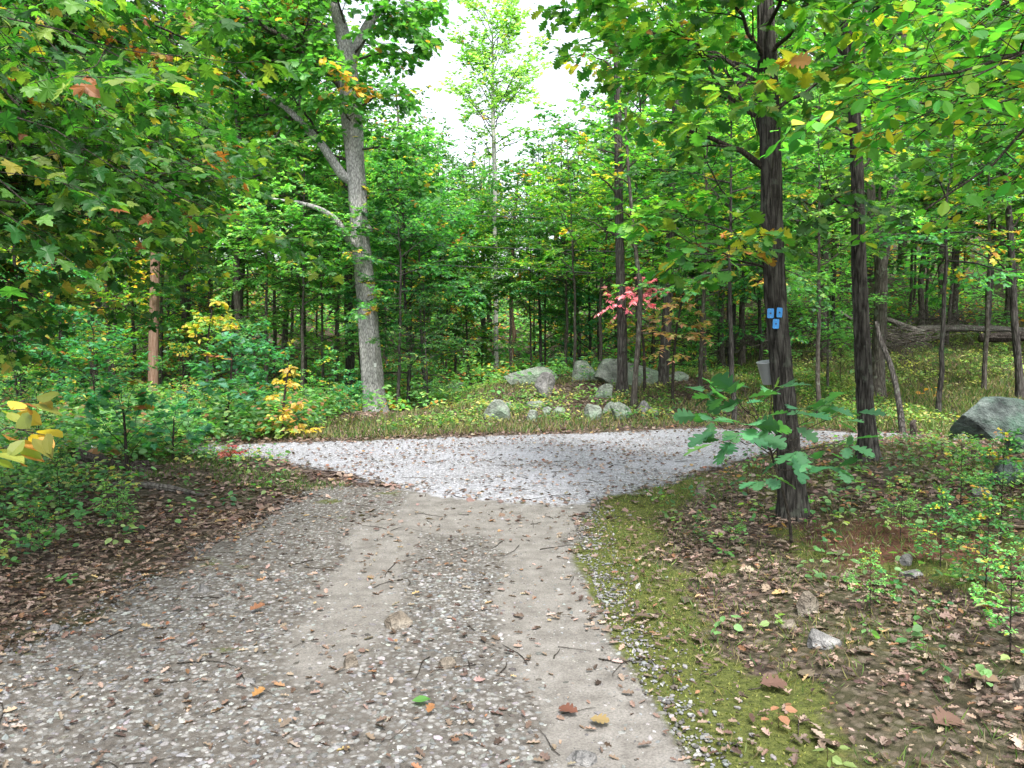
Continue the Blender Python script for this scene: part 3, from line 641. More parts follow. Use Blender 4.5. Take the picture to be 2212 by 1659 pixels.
LW = Geo(); T = []; W = Geo()
tp = smoothpath(np.array([[6.4, 6.2, 0, .2], [6.3, 6.2, 2.5, .17], [6.2, 6.2, 5, .14], [6.1, 6.2, 9, .07]]), 60)
tube(W, tp[:, :3], tp[:, 3], 40, True, furrow(.01, 8, 2, .4))
spr = dict(NEAR, tpl=OVAL, pal=YELG, leaf=.12, dens=[3.6, 5.5], npt=5, droop=-.3, turned=.05, spot=.04, tilt=.5, wid=1.15, maxt=.5)
for (z, ex, ey, dd, r) in [(3.9, 890, 90, 5, .03), (4.2, 930, 30, 5.2, .03), (3.4, 960, 120, 5, .02), (4.6, 860, 0, 5.5, .03), (4.9, 980, -20, 4.8, .03), (3.9, 1000, 70, 4.2, .02), (5.2, 820, -50, 6.2, .02), (3.8, 905, 130, 6.4, .02), (4.3, 970, 60, 7, .02), (5, 900, 20, 7, .02)]:
    j = int(np.argmin(abs(tp[:, 2]-z))); cid[0] += 1; hl(tp[j, :3], P(ex, ey, dd), r, spr, .04)
bare = dict(spr, npt=1, dens=[1.6, 1.5], leaf=.09); j = int(np.argmin(abs(tp[:, 2]-3.3)))
cid[0] += 1; hl(tp[j, :3], P(929, 200, 5.2), .026, bare, .1); cid[0] += 1; hl(tp[j, :3], P(950, 60, 5.4), .02, bare, .03)
finish_hero('chestnut_tree', 'tree at the right edge whose yellowing oval leaves hang in from above', 'tree', W, T, spr, 32, B_DARK, LEAF_NEAR, None, LW)

# ------------------------------------------------------------------ the wood: shared prototypes
protos = {}
def proto(key, *a, mat=B_MID, **k):
    W, T, s, r = make_tree(*a, **k); protos[key] = (W.mesh('trunk', mat), foliage(T, r, s, 'crown'), a[2])
for i in range(3): proto('tall%d' % i, 'tall', 50+i, 17, .17, .28, 3.6, 40, SP['canopy'], None, mat=[B_MID, B_DARK, B_MID][i], pal=[GREEN, BRIGHT, DARKG][i])
for i in range(2): proto('slim%d' % i, 'slim', 60+i, 13, .10, .34, 2.3, 34, SP['canopy'], None, mat=B_MID, leaf=.17, pal=[BRIGHT, GREEN][i], jit=.016)
for i in range(2): proto('low%d' % i, 'low', 70+i, 7, .06, .22, 2.5, 26, SP['maple'], None, mat=B_MID, top=.2, slope=.15, pal=[BRIGHT, dict(BRIGHT, c=GREEN['c'])][i], leaf=.12)
proto('gold', 'gold', 75, 6.5, .06, .15, 2.2, 24, SP['maple'], None, mat=B_MID, pal=YELG, leaf=.12, turned=.45, slope=.2)
for i in range(3): proto('mid%d' % i, 'mid', 76+i, 8.5, .065, .40, 2.7, 26, SP['maple'], None, mat=[B_MID, B_DARK, B_MID][i], top=.25, slope=.15, pal=[BRIGHT, GREEN, YELG][i], leaf=.14, turned=.03)
for i in range(2): proto('dog%d' % i, 'dog', 80+i, 6, .06, .12, 2.2, 26, SP['dog'], None, mat=B_DARK, slope=.25, pal=[BLUEG, GREEN][i])
for i in range(3): proto('bush%d' % i, 'bush', 90+i, 1.9, .02, .12, .85, 16, SP['shrub'], None, mat=B_TWIG, slope=.6, top=.4, pal=[BLUEG, BRIGHT, GREEN][i], leaf=[.10, .08, .09][i])
def place(key, x, y, rz, s, name, label, cat, group=None):
    tm, cm, H = protos[key]; e = empty(name, (x, y, float(height(x, y))), label, cat, group)
    e.rotation_euler = (0, 0, rz); e.scale = (s, s, s); obj('trunk', tm, e); obj('foliage' if cat == 'shrub' else 'crown', cm, e); return e
LIM = ([0, 330, 380, 400, 425, 440, 470, 500, 520, 540, 560, 590, 620, 1024], [-400, -300, -120, 0, 50, 95, 135, 140, 125, 95, 60, 0, -200, -400])
def maxh(x, y, rad):
    px = 512+F*x/y; w_ = rad/y*F; ys = max(np.interp(np.linspace(px-w_*.85, px+w_*.85, 9), *LIM))
    return P(px, ys, y)[2]-float(height(x, y))
rg = np.random.default_rng(99)
# trunks that can be told apart in the photograph: (px, depth, kind, scale, label)
told = [(14, 20, 'slim0', 1.0, 'dim trunk nearest the left edge behind the shrubs'), (54, 22, 'slim1', 1.0, 'slim grey trunk left of the utility pole, second from the edge'),
 (92, 23, 'slim0', 1.1, 'slim trunk between the left edge and the utility pole'), (240, 27, 'tall1', 1.35, 'broad dim trunk deep in the wood between pole and pale oak'), (212, 31, 'slim0', 1.1, 'thin trunk just left of the broad dim trunk'),
 (286, 21, 'slim1', .95, 'dark slender trunk left of the pale oak, the left one of a pair'), (301, 22, 'slim0', 1, 'dark slender trunk left of the pale oak, the right one of a pair'), (443, 26, 'low1', 1.1, 'short pale brown trunk right of the pale oak'),
 (566, 25, 'slim1', 1., 'slim straight trunk left of the mound rocks'), (580, 31, 'tall0', 1.1, 'broad very dark trunk deep behind the mound'), (601, 24, 'slim0', 1, 'dim trunk left of the furrowed trunk on the mound'),
 (722, 24, 'slim1', 1.1, 'grey trunk left of the marked tree, first of three'), (730, 28, 'tall1', .9, 'dark trunk left of the marked tree, middle of three'), (741, 25, 'slim0', 1.05, 'grey trunk left of the marked tree, last of three'),
 (826, 23, 'tall2', .8, 'greyish trunk between the marked tree and the second dark trunk'), (920, 26, 'slim1', 1.05, 'leaning grey trunk behind the fallen logs'), (952, 27, 'tall0', .85, 'broad grey trunk on the slope behind the fallen logs'),
 (986, 25, 'slim0', .9, 'slim lichen-spotted trunk at the right, behind the logs'), (694, 25, 'low0', 1.1, 'thin trunk behind the rust coloured sapling')]
for px, D, k, s, lab in told:
    x = (px-512)/F*D; H = protos[k][2]; m_ = maxh(x, D, 2.2 if 'slim' in k else 3.2)
    if H*s > m_: s = max(.35, m_/H)
    place(k, x, D, rg.uniform(0, 6), s, 'forest_tree', lab, 'tree')
for px, D, k, s, lab in [(265, 18.5, 'low0', .9, 'pale green layered maple left of the pale oak'), (212, 22, 'low1', .95, 'layered maple behind the utility pole'), (322, 19.5, 'low0', .75, 'bright maple whose sprays reach the pale oak trunk'),
 (408, 19, 'dog0', .95, 'glossy blue-green tree right of the pale oak'), (446, 26, 'low1', .8, 'light maple between the pale oak and the tall thin trunk'), (428, 17.5, 'dog1', .5, 'short leafy tree at the right foot of the pale oak'),
 (545, 27, 'low0', .8, 'light green maple over the left end of the mound'), (590, 26, 'dog0', 1, 'dark glossy tree behind the mound'), (705, 20, 'low1', 1, 'maple in front of the three trunks left of the marked tree'),
 (760, 21, 'dog1', 1, 'glossy tree behind the marked tree'), (828, 17, 'low0', .55, 'short bright green tree between the two dark trunks'), (925, 27, 'mid0', .9, 'bright maple above the fallen logs'), (985, 22, 'mid1', .85, 'leafy maple behind the right edge tree'),
 (60, 17, 'gold', .9, 'yellowing tree deep at the left edge'), (112, 20.5, 'gold', .95, 'yellowing tree left of the utility pole'), (160, 24, 'gold', 1.1, 'yellowing tree behind the utility pole'), (455, 27, 'gold', .9, 'golden tree deep behind the pale oak'), (655, 24, 'gold', .9, 'yellow green tree behind the pink leaves'),
 (20, 14, 'dog0', .9, 'glossy small tree at the left edge'), (245, 20.5, 'mid0', .9, 'light layered maple well left of the pale oak'), (300, 18, 'mid0', .72, 'pale maple whose leaves hang beside the pale oak trunk, left'), (398, 17.5, 'mid1', .7, 'green maple just right of the pale oak trunk'), (468, 26.5, 'mid2', .72, 'yellow green maple left of the tall thin pale trunk'), (532, 26.5, 'mid0', .66, 'bright maple right of the tall thin pale trunk'), (575, 19, 'mid2', .9, 'yellow green maple left of the furrowed trunk on the mound'), (700, 16.5, 'mid2', .8, 'yellow green maple left of the marked tree'), (735, 13.5, 'mid1', .75, 'green maple directly behind the marked tree'), (820, 14, 'mid0', .72, 'bright maple seen between the two dark trunks'), (940, 14.5, 'mid1', .8, 'green maple right of the grey forked trunk'), (985, 17, 'mid2', .85, 'yellow green maple at the right, behind the slender edge tree')]:
    x = (px-512)/F*D; H = protos[k][2]; m_ = maxh(x, D, 2.2)
    if H*s > m_: s = max(.35, m_/H)
    place(k, x, D, rg.uniform(0, 6), s, 'understorey_tree', lab, 'tree')
# more of the wood, in depth
placed = [(-8.2, 16.8), (-7.8, 15)]; n_ = 0
polex = lambda x, D, rad: D < DP+.5 and abs(x/D-(153-512)/F) < rad/D*.6
for i in range(1500):
    D = 19+24*rg.uniform()**.8; px = rg.uniform(-220, 1244); x = (px-512)/F*D
    if polex(x, D, 2.2) or (D < 30 and abs(px-496) < 26) or any((x-a)**2+(D-b)**2 < 2.3**2 for a, b in placed) or (abs(px-512) < 140 and D < 23): continue
    placed.append((x, D)); u = rg.uniform()
    k = ['tall0', 'tall1', 'tall2', 'slim0', 'slim1'][rg.integers(5)] if u < .28 else ['mid0', 'mid1', 'mid2', 'mid0', 'dog1', 'gold' if px < 480 else 'mid1'][rg.integers(6)]
    k = 'mid1' if k in ('gold', 'dog1') and px > 690 and D < 28 else k
    s = rg.uniform(.8, 1.15); H = protos[k][2]; rad = {'t': 3.4, 's': 2.2, 'l': 2.4, 'g': 2.2, 'd': 2.2, 'm': 2.5}[k[0]]; m_ = maxh(x, D, rad)
    if H*s > m_: 
        k = 'mid0' if k[0] in 'ts' else k; H = protos[k][2]; m_ = maxh(x, D, 2.2); s = min(s*1.2, m_/H)
        if s < .5: continue
    zi = int(np.searchsorted([0, 150, 345, 480, 690, 775, 855, 1024], px)); zone = ['past the left edge', 'left of the utility pole', 'between utility pole and pale oak', 'right of the pale oak', 'behind the rocky mound', 'just left of the marked tree', 'behind the second dark trunk', 'on the right slope', 'past the right edge'][zi]
    kind = {'t': 'tall broad tree', 's': 'tall slim tree', 'm': 'leafy maple', 'g': 'yellowing tree', 'd': 'dark glossy tree', 'l': 'low maple'}[k[0]]; far_ = 'deep in' if D > 31 else 'at the front of'
    place(k, x, D, rg.uniform(0, 6), s, 'forest_tree', kind+' '+far_+' the wood, '+zone, 'tree', kind+'s '+far_+' the wood '+zone)
    n_ += 1
    if n_ >= 128: break
# far wood: one mass on the hill behind
def arrays(me):
    v = np.empty(len(me.vertices)*3, np.float32); me.vertices.foreach_get('co', v)
    l = np.empty(len(me.loops), np.int32); me.loops.foreach_get('vertex_index', l)
    c = np.empty(len(me.vertices)*4, np.float32)
    if me.color_attributes: me.color_attributes[0].data.foreach_get('color', c)
    return v.reshape(-1, 3), l, c.reshape(-1, 4)
far = Geo(); farT = Geo()
src = {k: arrays(protos[k][1]) for k in ('slim0', 'tall0', 'slim1')}
for i in range(130):
    D = rg.uniform(43, 75); px = rg.uniform(-260, 1284); x = (px-512)/F*D; k = list(src)[i % 3]; H = protos[k][2]
    s = rg.uniform(.9, 1.3); m_ = maxh(x, D, 2); s = min(s, m_/H)
    if s < .3: continue
    v, l, c = src[k]; a = rg.uniform(0, 6); Fc = l.reshape(-1, 3); nl_ = len(v)//6
    keep = rg.uniform(0, 1, nl_) < .3; kv = np.repeat(keep, 6); kf = np.repeat(keep, 4); mp_ = np.cumsum(kv)-1
    vv = v[kv]*s; cen = vv.reshape(-1, 6, 3).mean(1, keepdims=True); vv = ((vv.reshape(-1, 6, 3)-cen)*1.6+cen).reshape(-1, 3)
    ro = np.stack([vv[:, 0]*math.cos(a)-vv[:, 1]*math.sin(a)+x, vv[:, 0]*math.sin(a)+vv[:, 1]*math.cos(a)+D, vv[:, 2]+float(height(x, D))], 1)
    far.add(ro, None, mp_[Fc[kf]], c[kv, :3]*rg.uniform(.7, 1.2))
    tube(farT, [(x, D, float(height(x, D))-.3), (x+rg.normal(0, .3), D, float(height(x, D))+H*s*.5), (x, D, float(height(x, D))+H*s*.9)], [.2*s, .15*s, .03], 6)
fw = tag(obj('far_wood', far.mesh('far_wood', LEAF, False)), 'far wood closing the view behind the nearer trees', 'wood', kind='stuff')
ft = tag(obj('far_wood_trunks', farT.mesh('far_wood_trunks', B_MID)), 'trunks of the far wood behind the nearer trees', 'wood', kind='stuff')
#MARK_DETAIL

# ------------------------------------------------------------------ rocks
import bmesh
def ico(sub):
    bm = bmesh.new(); bmesh.ops.create_icosphere(bm, subdivisions=sub, radius=1)
    V = np.array([v.co[:] for v in bm.verts]); Fc = np.array([[v.index for v in f.verts] for f in bm.faces]); bm.free(); return V, Fc
ICO = {k: ico(k) for k in (1, 4, 5)}
def rock_mesh(seed, size, mat, cuts=15, sub=4, rough=.07, name='rock', tight=.62):
    rg = np.random.default_rng(seed); V, Fc = ICO[sub]; V = V.copy()
    for i in range(cuts):
        n = nrm(rg.normal(0, 1, 3)*np.array([1, 1, .8])); d = rg.uniform(tight-.14, .84); q = V@n-d; V -= n*np.maximum(q, 0)[:, None]*.98
    o = rg.uniform(0, 90); rough = rough*(1.5 if sub == 5 else 1); V *= (1+rough*(fbm(V[:, 0]*1.7+o, V[:, 1]*1.7, V[:, 2]*1.7, 4)-.5)*2+rough*.3*(fbm(V[:, 0]*8+o, V[:, 1]*8, V[:, 2]*8, 3)-.5)*2)[:, None]
    return mesh_np(name, V*np.array(size), Fc, None, mat, None, False)
def rock(x0, x1, y0, y1, mat, label, seed, deep=.8, group=None, tight=.62, sink=.25, smooth=False, cat='rock'):
    b = G((x0+x1)/2, y1); D = b[1]; wd = (x1-x0)*D/F/2; hh = (y1-y0)*D/F
    me = rock_mesh(seed, (wd*1.3, wd*deep*1.15, hh*.9), mat, tight=tight, sub=5 if wd > .5 else 4)
    o = obj('rock', me, None, (b[0], b[1]+wd*deep*.6, min(b[2], float(height(b[0], b[1]+wd*deep*.6)))+hh*(.36-sink*.3))); o.rotation_euler = (0, 0, random.Random(seed).uniform(-.3, .3)); tag(o, label, cat, group); return o
for i, (a, b, c, d, m, lab, deep, tg) in enumerate([
 (596, 664, 362, 387, S_GREEN, 'largest pale rock slab on the mound, behind the furrowed trunk', .5, .6), (568, 600, 364, 381, S_GREEN, 'pale rock at the crest of the mound left of the largest slab', .6, .62),
 (500, 552, 368, 385, S_GREEN, 'low long pale rock at the left crest of the mound', .5, .6), (533, 557, 376, 398, S_GREY, 'pointed pale rock below the crest in the middle of the mound', .7, .55),
 (595, 615, 386, 398, S_GREEN, 'mossy rock left of the foot of the furrowed trunk', .7, .6), (484, 514, 403, 421, S_GREEN, 'long pale green rock lowest on the left of the mound', .6, .6),
 (529, 547, 401, 409, S_GREEN, 'flat pale rock halfway down the mound', .6, .6), (553, 564, 407, 415, S_GREEN, 'small rounded rock halfway down the mound', .8, .6),
 (526, 539, 412, 422, S_GREEN, 'broken green rock between the long rock and the round one', .7, .6), (542, 552, 408, 416, S_GREEN, 'little rock beside the small rounded one', .8, .6),
 (584, 602, 405, 421, S_GREEN, 'upright green rock by the road left of the slim sapling', .8, .58), (604, 616, 404, 414, S_GREEN, 'small green rock behind the rounded boulder by the road', .8, .6),
 (611, 634, 405, 420, S_GREEN, 'rounded green boulder by the road under the slim sapling', .8, .62), (639, 650, 404, 415, S_GREY, 'grey stone just right of the slim sapling', .8, .6),
 (648, 658, 408, 416, S_GREY, 'smaller grey stone, second right of the slim sapling', .8, .6), (449, 465, 381, 394, S_GREEN, 'pale rock at the left end of the mound in the weeds', .8, .6),
 (502, 514, 402, 408, S_GREEN, 'small pale rock above the long green one', .8, .6), (668, 690, 373, 381, S_GREEN, 'flat pale rock right of the slanting furrowed trunk', .5, .6),
 (962, 1052, 404, 442, S_BOULD, 'huge lichen-covered boulder at the right edge', .75, .62), (1008, 1046, 432, 455, S_BOULD, 'dark rock in front of the huge boulder at the edge', .7, .62),
 (996, 1034, 464, 484, S_BOULD, 'mossy half-buried rock below the huge boulder', .7, .66), (956, 970, 435, 443, S_GREEN, 'small stone at the left foot of the huge boulder', .8, .6),
 (693, 710, 481, 498, S_TAN, 'brown pointed rock at the road edge left of the marked tree', .8, .55), (974, 996, 487, 498, S_GREY, 'flat grey stone in the leaves below the half-buried rock', .6, .6),
 (795, 826, 597, 617, S_TAN, 'angular tan rock in the leaves at the lower right', .7, .52), (805, 840, 633, 649, S_GREY, 'domed grey stone below the angular tan rock', .7, .66),
 (771, 803, 622, 633, S_TAN, 'flat tan stone between the angular rock and the moss', .6, .55), (901, 930, 570, 579, S_GREY, 'flat grey slab in the red soil right of the marked tree', .6, .6),
 (902, 914, 559, 569, S_GREY, 'small grey stone just above the flat slab', .8, .58), (1013, 1034, 680, 696, S_TAN, 'pale tan stone cut by the right edge', .8, .6),
 (383, 410, 615, 631, S_TAN, 'broad tan stone set flush between the wheel ruts', .8, .66), (340, 358, 658, 672, S_TAN, 'angular tan stone in the left rut', .8, .55),
 (440, 459, 662, 673, S_TAN, 'tan stone low between the ruts', .8, .55), (241, 256, 680, 692, S_GREY, 'angular grey stone in the gravel left of the ruts', .8, .55),
 (198, 209, 586, 596, S_GREY, 'rounded grey stone at the top of the gravel on the left', .9, .62), (104, 116, 566, 573, S_TAN, 'smooth pale stone among the dead leaves on the left', .8, .66),
 (45, 60, 628, 637, S_GREY, 'flat grey stone at the left edge of the gravel', .8, .6), (566, 600, 760, 772, S_GREY, 'smooth flat stone at the bottom of the right rut', .7, .66)]):
    rock(a, b, c, d, m, lab, 300+i, deep, None, tg, .12 if 360 < d < 425 else .3)

# ------------------------------------------------------------------ logs, brush
def log_obj(pts, mat, label, name='fallen_log', amp=.02, k=4, sides=40, forks=(), D=None, cat='log'):
    """pts: (px, py, width px); lies where its pixels meet the ground"""
    P3 = []
    for px, py, wd in pts:
        b = G(px, py); dd = D or b[1]; r = wd*dd/F/2; q = P(px, py, dd) if D else b+np.array([0, 0, r*.6]); P3.append([*q, r])
    sm = smoothpath(np.array(P3), 90); g = Geo(); tube(g, sm[:, :3], sm[:, 3], sides, True, lambda p, th, r: amp*(fbm(np.cos(th)[None]*k+p[:, :1]*2, np.sin(th)[None]*k, p[:, 1:2]*2+p[:, :1], 3)-.5)*3)
    for f in forks:
        q = []
        for px, py, wd in f: dd = D or G(px, max(py, 340) if py < 340 else py)[1]; dd = P3[0][1] if D is None else dd; q.append([*P(px, py, dd), wd*dd/F/2])
        s2 = smoothpath(np.array(q), 30); tube(g, s2[:, :3], s2[:, 3], 10, True)
    return tag(obj(name, g.mesh(name, mat)), label, cat)
log_obj([(50, 452, 11), (75, 459, 12), (105, 467, 12), (128, 474, 9), (149, 471, 8)], B_ROT, 'rotten black log lying in the weeds on the left', amp=.05, k=3, forks=[[(60, 455, 6), (56, 446, 5), (60, 440, 2)], [(100, 462, 7), (92, 452, 5), (80, 446, 2)], [(120, 470, 6), (126, 478, 4), (130, 486, 2)]])
log_obj([(112, 487, 4), (140, 489, 6), (170, 491, 6), (203, 497, 3)], B_LOG, 'splintered weathered grey slab of wood on the dead leaves, left', amp=.02, k=5)
log_obj([(876, 316, 4), (895, 322, 4.5), (922, 332, 5)], B_LOG, 'pale fallen log sloping down to the right behind the trunks', D=22.5, amp=.015)
log_obj([(918, 329, 6), (950, 328, 6), (1000, 329, 5.5), (1034, 331, 5)], B_LOG, 'long level fallen log at the right, behind the brush', D=23, amp=.03)
log_obj([(838, 311, 2.5), (858, 323, 3)], B_LOG, 'short pale fallen log between the marked tree and second trunk', D=22, amp=.02)
log_obj([(980, 338, 8), (1010, 337, 9), (1040, 335, 9)], B_ROT, 'thick dark fallen log at the right edge', D=21.5, amp=.05)
log_obj([(728, 330, 3), (748, 337, 3), (768, 342, 2.5)], B_LOG, 'thin fallen log left of the marked tree', D=22, amp=.02)
rg = np.random.default_rng(7)
def brush(cx, cy_, D, wpx, hpx, n, label):
    g = Geo()
    for i in range(n):
        a = P(cx+rg.uniform(-1, 1)*wpx, cy_+rg.uniform(-.6, 1)*hpx, D+rg.uniform(-.8, .8)); a[2] = max(a[2], float(height(a[0], a[1]))+.03)
        d = nrm(np.array([rg.choice([-1, 1]), rg.normal(0, .5), rg.normal(0, .35)])); L = rg.uniform(.5, 1.6)
        p = wander(rg, a, d, L, 7, .12, 0); p[:, 2] = np.maximum(p[:, 2], height(p[:, 0], p[:, 1])+.02)
        r = rg.uniform(.008, .025); tube(g, p, np.linspace(r, r*.3, 7), 5)
        for q in range(3):
            j = rg.integers(1, 6); p2 = wander(rg, p[j], d+rg.normal(0, .6, 3), L*.35, 5, .15, .05); tube(g, p2, np.linspace(r*.5, .003, 5), 4)
    tag(obj('brush_pile', g.mesh('brush_pile', B_MID)), label, 'brush pile')
brush(905, 337, 21.5, 26, 7, 60, 'tangle of dead branches in front of the sloping pale log'); brush(862, 332, 21, 14, 8, 26, 'dead branches behind the second dark trunk')
brush(752, 340, 21.5, 16, 8, 26, 'dead branches on the ground left of the marked tree'); brush(950, 320, 24, 24, 6, 34, 'dead branches above the long level log')
g = Geo(); b = G(912, 436); sm = smoothpath(np.array([[b[0], b[1], b[2]-.05, .035], [b[0]+.02, b[1], b[2]+.14, .03], [b[0]-.01, b[1], b[2]+.2, .028], [b[0]+.06, b[1], b[2]+.24, .012]]), 30)
tube(g, sm[:, :3], sm[:, 3], 14, True, furrow(.006, 5, 6, .4)); tag(obj('stump', g.mesh('stump', B_ROT)), 'little broken stump beside the foot of the leaning dead stem', 'stump')

# ------------------------------------------------------------------ trail markers
def flatmat(name, c, rough=.4, spec=.5):
    m, t = newmat(name); v = coords(t); n = nz(t, v, 40, 3)
    finish(t, mixc(t, math_(t, 'MULTIPLY', n, .35), c, tuple(x*.6 for x in c)), None, rough=rough, spec=spec); return m
M_BLUE = flatmat('marker_blue', (.02, .22, .58)); M_STAR = flatmat('marker_black', (.01, .012, .02)); M_WHITE = flatmat('marker_white', (.62, .63, .62)); M_PLAST = flatmat('pale_plastic', (.30, .32, .34))
tr_me = bpy.data.objects['oak_tree'].children[0].data; tv = np.empty(len(tr_me.vertices)*3, np.float32); tr_me.vertices.foreach_get('co', tv); TV = tv.reshape(-1, 3)
def plate(name, w_, h_, r, th, mat, parent=None):
    bm = bmesh.new(); vs = []
    for cx, cz, a0 in ((w_/2-r, h_/2-r, 0), (-w_/2+r, h_/2-r, 90), (-w_/2+r, -h_/2+r, 180), (w_/2-r, -h_/2+r, 270)):
        for k in range(5): a = R(a0+k*22.5); vs.append(bm.verts.new((cx+r*math.cos(a), 0, cz+r*math.sin(a))))
    f = bm.faces.new(vs); ex = bmesh.ops.extrude_face_region(bm, geom=[f]); bmesh.ops.translate(bm, vec=(0, -th, 0), verts=[v for v in ex['geom'] if isinstance(v, bmesh.types.BMVert)])
    bmesh.ops.recalc_face_normals(bm, faces=bm.faces); me = bpy.data.meshes.new(name); bm.to_mesh(me); bm.free(); me.materials.append(mat); return me
def star_me():
    bm = bmesh.new(); vs = []
    for k in range(10): a = R(90+36*k); r = .0115 if k % 2 == 0 else .0047; vs.append(bm.verts.new((r*math.cos(a), 0, r*math.sin(a))))
    f = bm.faces.new(vs); ex = bmesh.ops.extrude_face_region(bm, geom=[f]); bmesh.ops.translate(bm, vec=(0, -.0012, 0), verts=[v for v in ex['geom'] if isinstance(v, bmesh.types.BMVert)])
    bmesh.ops.recalc_face_normals(bm, faces=bm.faces); me = bpy.data.meshes.new('star'); bm.to_mesh(me); bm.free(); me.materials.append(M_STAR); return me
PM = plate('panel', .051, .078, .009, .002, M_BLUE); SM = star_me()
bm = bmesh.new(); bmesh.ops.create_uvsphere(bm, u_segments=10, v_segments=6, radius=.003); NM = bpy.data.meshes.new('nail'); bm.to_mesh(NM); bm.free(); NM.materials.append(m_metal)
tb = bpy.data.objects['oak_tree'].location
def surf(p, wx, wz):
    q = TV[(abs(TV[:, 0]+tb[0]-tb[0]-p[0]) < wx) & (abs(TV[:, 2]-p[2]) < wz)] if False else TV[(abs(TV[:, 0]-p[0]) < wx) & (abs(TV[:, 2]-p[2]) < wz)]
    return q[:, 1].min() if len(q) else BT_D-.11
for px, py, rz, ry, lab in ((770.8, 313.3, -14, 1, 'blue trail marker with black star, upper left of the three'), (779.7, 312.5, 14, 3, 'blue trail marker with black star, upper right of the three'), (776.1, 323.8, 2, 1.5, 'blue trail marker with black star, the lowest of the three')):
    p = P(px, py, BT_D-.12); y = surf(p, .02, .03)-.004
    e = empty('trail_marker', (p[0], y, p[2]), lab, 'trail marker', 'blue trail markers on the tree'); e.rotation_euler = (0, R(ry), R(rz))
    pn = obj('panel', PM, e); obj('star', SM, pn, (0, -.002, 0))
    for z in (.029, -.029): obj('nail', NM, pn, (0, -.002, z))
p = P(375.5, 365, DO-.26); e = empty('trail_marker', (p[0], DO-.3, p[2]), 'small white marker low on the pale oak trunk', 'trail marker')
obj('panel', plate('panel', .05, .09, .006, .002, M_WHITE), e); obj('nail', NM, e, (0, -.002, .03)); e.rotation_euler = (0, 0, R(12))
# pale plastic container behind the marked trunk
p = P(769, 384, BT_D+.12); g = Geo()
prof = [(0, .001), (0, .045), (.005, .05), (.185, .078), (.188, .084), (.194, .084), (.192, .076), (.01, .045), (.01, .001)]
th = np.arange(28)*2*math.pi/28; V = np.array([[r*math.cos(a), r*math.sin(a), z] for z, r in prof for a in th])
Fq = [[i*28+j, i*28+(j+1) % 28, (i+1)*28+(j+1) % 28, (i+1)*28+j] for i in range(len(prof)-1) for j in range(28)]; g.add(V, Fq)
e = empty('container', (p[0], p[1], p[2]), 'tapered pale plastic container hanging at the left side of the marked trunk', 'container'); e.rotation_euler = (R(4), R(-9), 0)
obj('tub', g.mesh('tub', M_PLAST), e); g = Geo(); tube(g, [(.08, -.01, .18), (.10, -.03, .20), (.12, -.05, .18)], [.003]*3, 6); obj('strap', g.mesh('strap', M_STAR), e)

# ------------------------------------------------------------------ scattered stuff on the ground
rg = np.random.default_rng(41)
def samp(n, x0, x1, y0, y1, dens):
    X = rg.uniform(x0, x1, n); Y = rg.uniform(y0, y1, n); k = rg.uniform(0, 1, n) < dens(X, Y); return X[k], Y[k]
def infr(X, Y, m=1.15): return (np.abs(X) < Y*.66*m+.8)
def stones(n, area, dens, smin, smax, cols, wts, name, label, tri_lo=False, lift=0.):
    X, Y = samp(n, *area, lambda a, b: dens(a, b)*infr(a, b)); m = len(X)
    if tri_lo: TVv = np.array([(1, 0, 0), (0, 1, 0), (-1, 0, 0), (0, -1, 0), (.1, .1, 1), (0, 0, -1)], float); TF = np.array([(0, 1, 4), (1, 2, 4), (2, 3, 4), (3, 0, 4), (1, 0, 5), (2, 1, 5), (3, 2, 5), (0, 3, 5)])
    else: TVv, TF = ICO[1]; TVv = TVv
    r = smin+(smax-smin)*rg.beta(1.0, 4.4, m); sc3 = np.stack([rg.uniform(.8, 1.25, m), rg.uniform(.6, .95, m), rg.uniform(.3, .65, m)], 1)*r[:, None]
    V = TVv[None]*(1+rg.normal(0, .13, (m, len(TVv), 1)))*sc3[:, None]; a = rg.uniform(0, 6.3, m); c, s = np.cos(a)[:, None], np.sin(a)[:, None]
    tl = rg.normal(0, .2, (m, 1)); V[..., 2] += V[..., 0]*tl
    W3 = np.stack([V[..., 0]*c-V[..., 1]*s+X[:, None], V[..., 0]*s+V[..., 1]*c+Y[:, None], V[..., 2]+(height(X, Y)+sc3[:, 2]*.1+lift)[:, None]], -1)
    C = pal(rg, m, cols, wts, .2); C = C.mean(1, keepdims=True)*.35+C*.65; g = Geo(); g.add(W3.reshape(-1, 3), None, (TF[None]+(np.arange(m)*len(TVv))[:, None, None]).reshape(-1, 3), np.repeat(C, len(TVv), 0))
    tag(obj(name, g.mesh(name, PEB_M, False)), label, 'stones', kind='stuff')
PEB_M, t_ = newmat('pebble'); at_ = N(t_, 'ShaderNodeAttribute', attribute_name='Col'); v_ = coords(t_); n_ = nz(t_, v_, 120, 3)
finish(t_, mixc(t_, .5, at_.outputs['Color'], ramp(t_, n_, [(.3, (.3, .3, .3)), (.7, (.7, .7, .68))]), 'OVERLAY'), n_, .4, .004, .8, .25)
def d_peb(X, Y):
    road, peb, dirt, moss = masks(X, Y); cl = fbm(X*2.2+5, Y*2.2+2)
    return np.clip(peb*(1-dirt*.93)*(1-moss*.6)*(1-road)*(.5+.8*cl), 0, 1)
PC = [(.13, .13, .13), (.18, .18, .178), (.08, .077, .073), (.105, .112, .115), (.21, .205, .195), (.12, .098, .08), (.05, .04, .033)]
stones(105000, (-5.2, 2.2, 1.9, 5.2), d_peb, .003, .030, PC, [4, 3.5, 3, 2, 1.0, 1, .8], 'pebbles', 'loose grey pebbles strewn over the track', False, .008)
stones(60000, (-5.2, 2.2, 5.0, 9), d_peb, .006, .03, PC, [4, 3, 3, 1.5, 1, 1, .8], 'small_pebbles', 'finer pebbles farther up the track', True, .008)
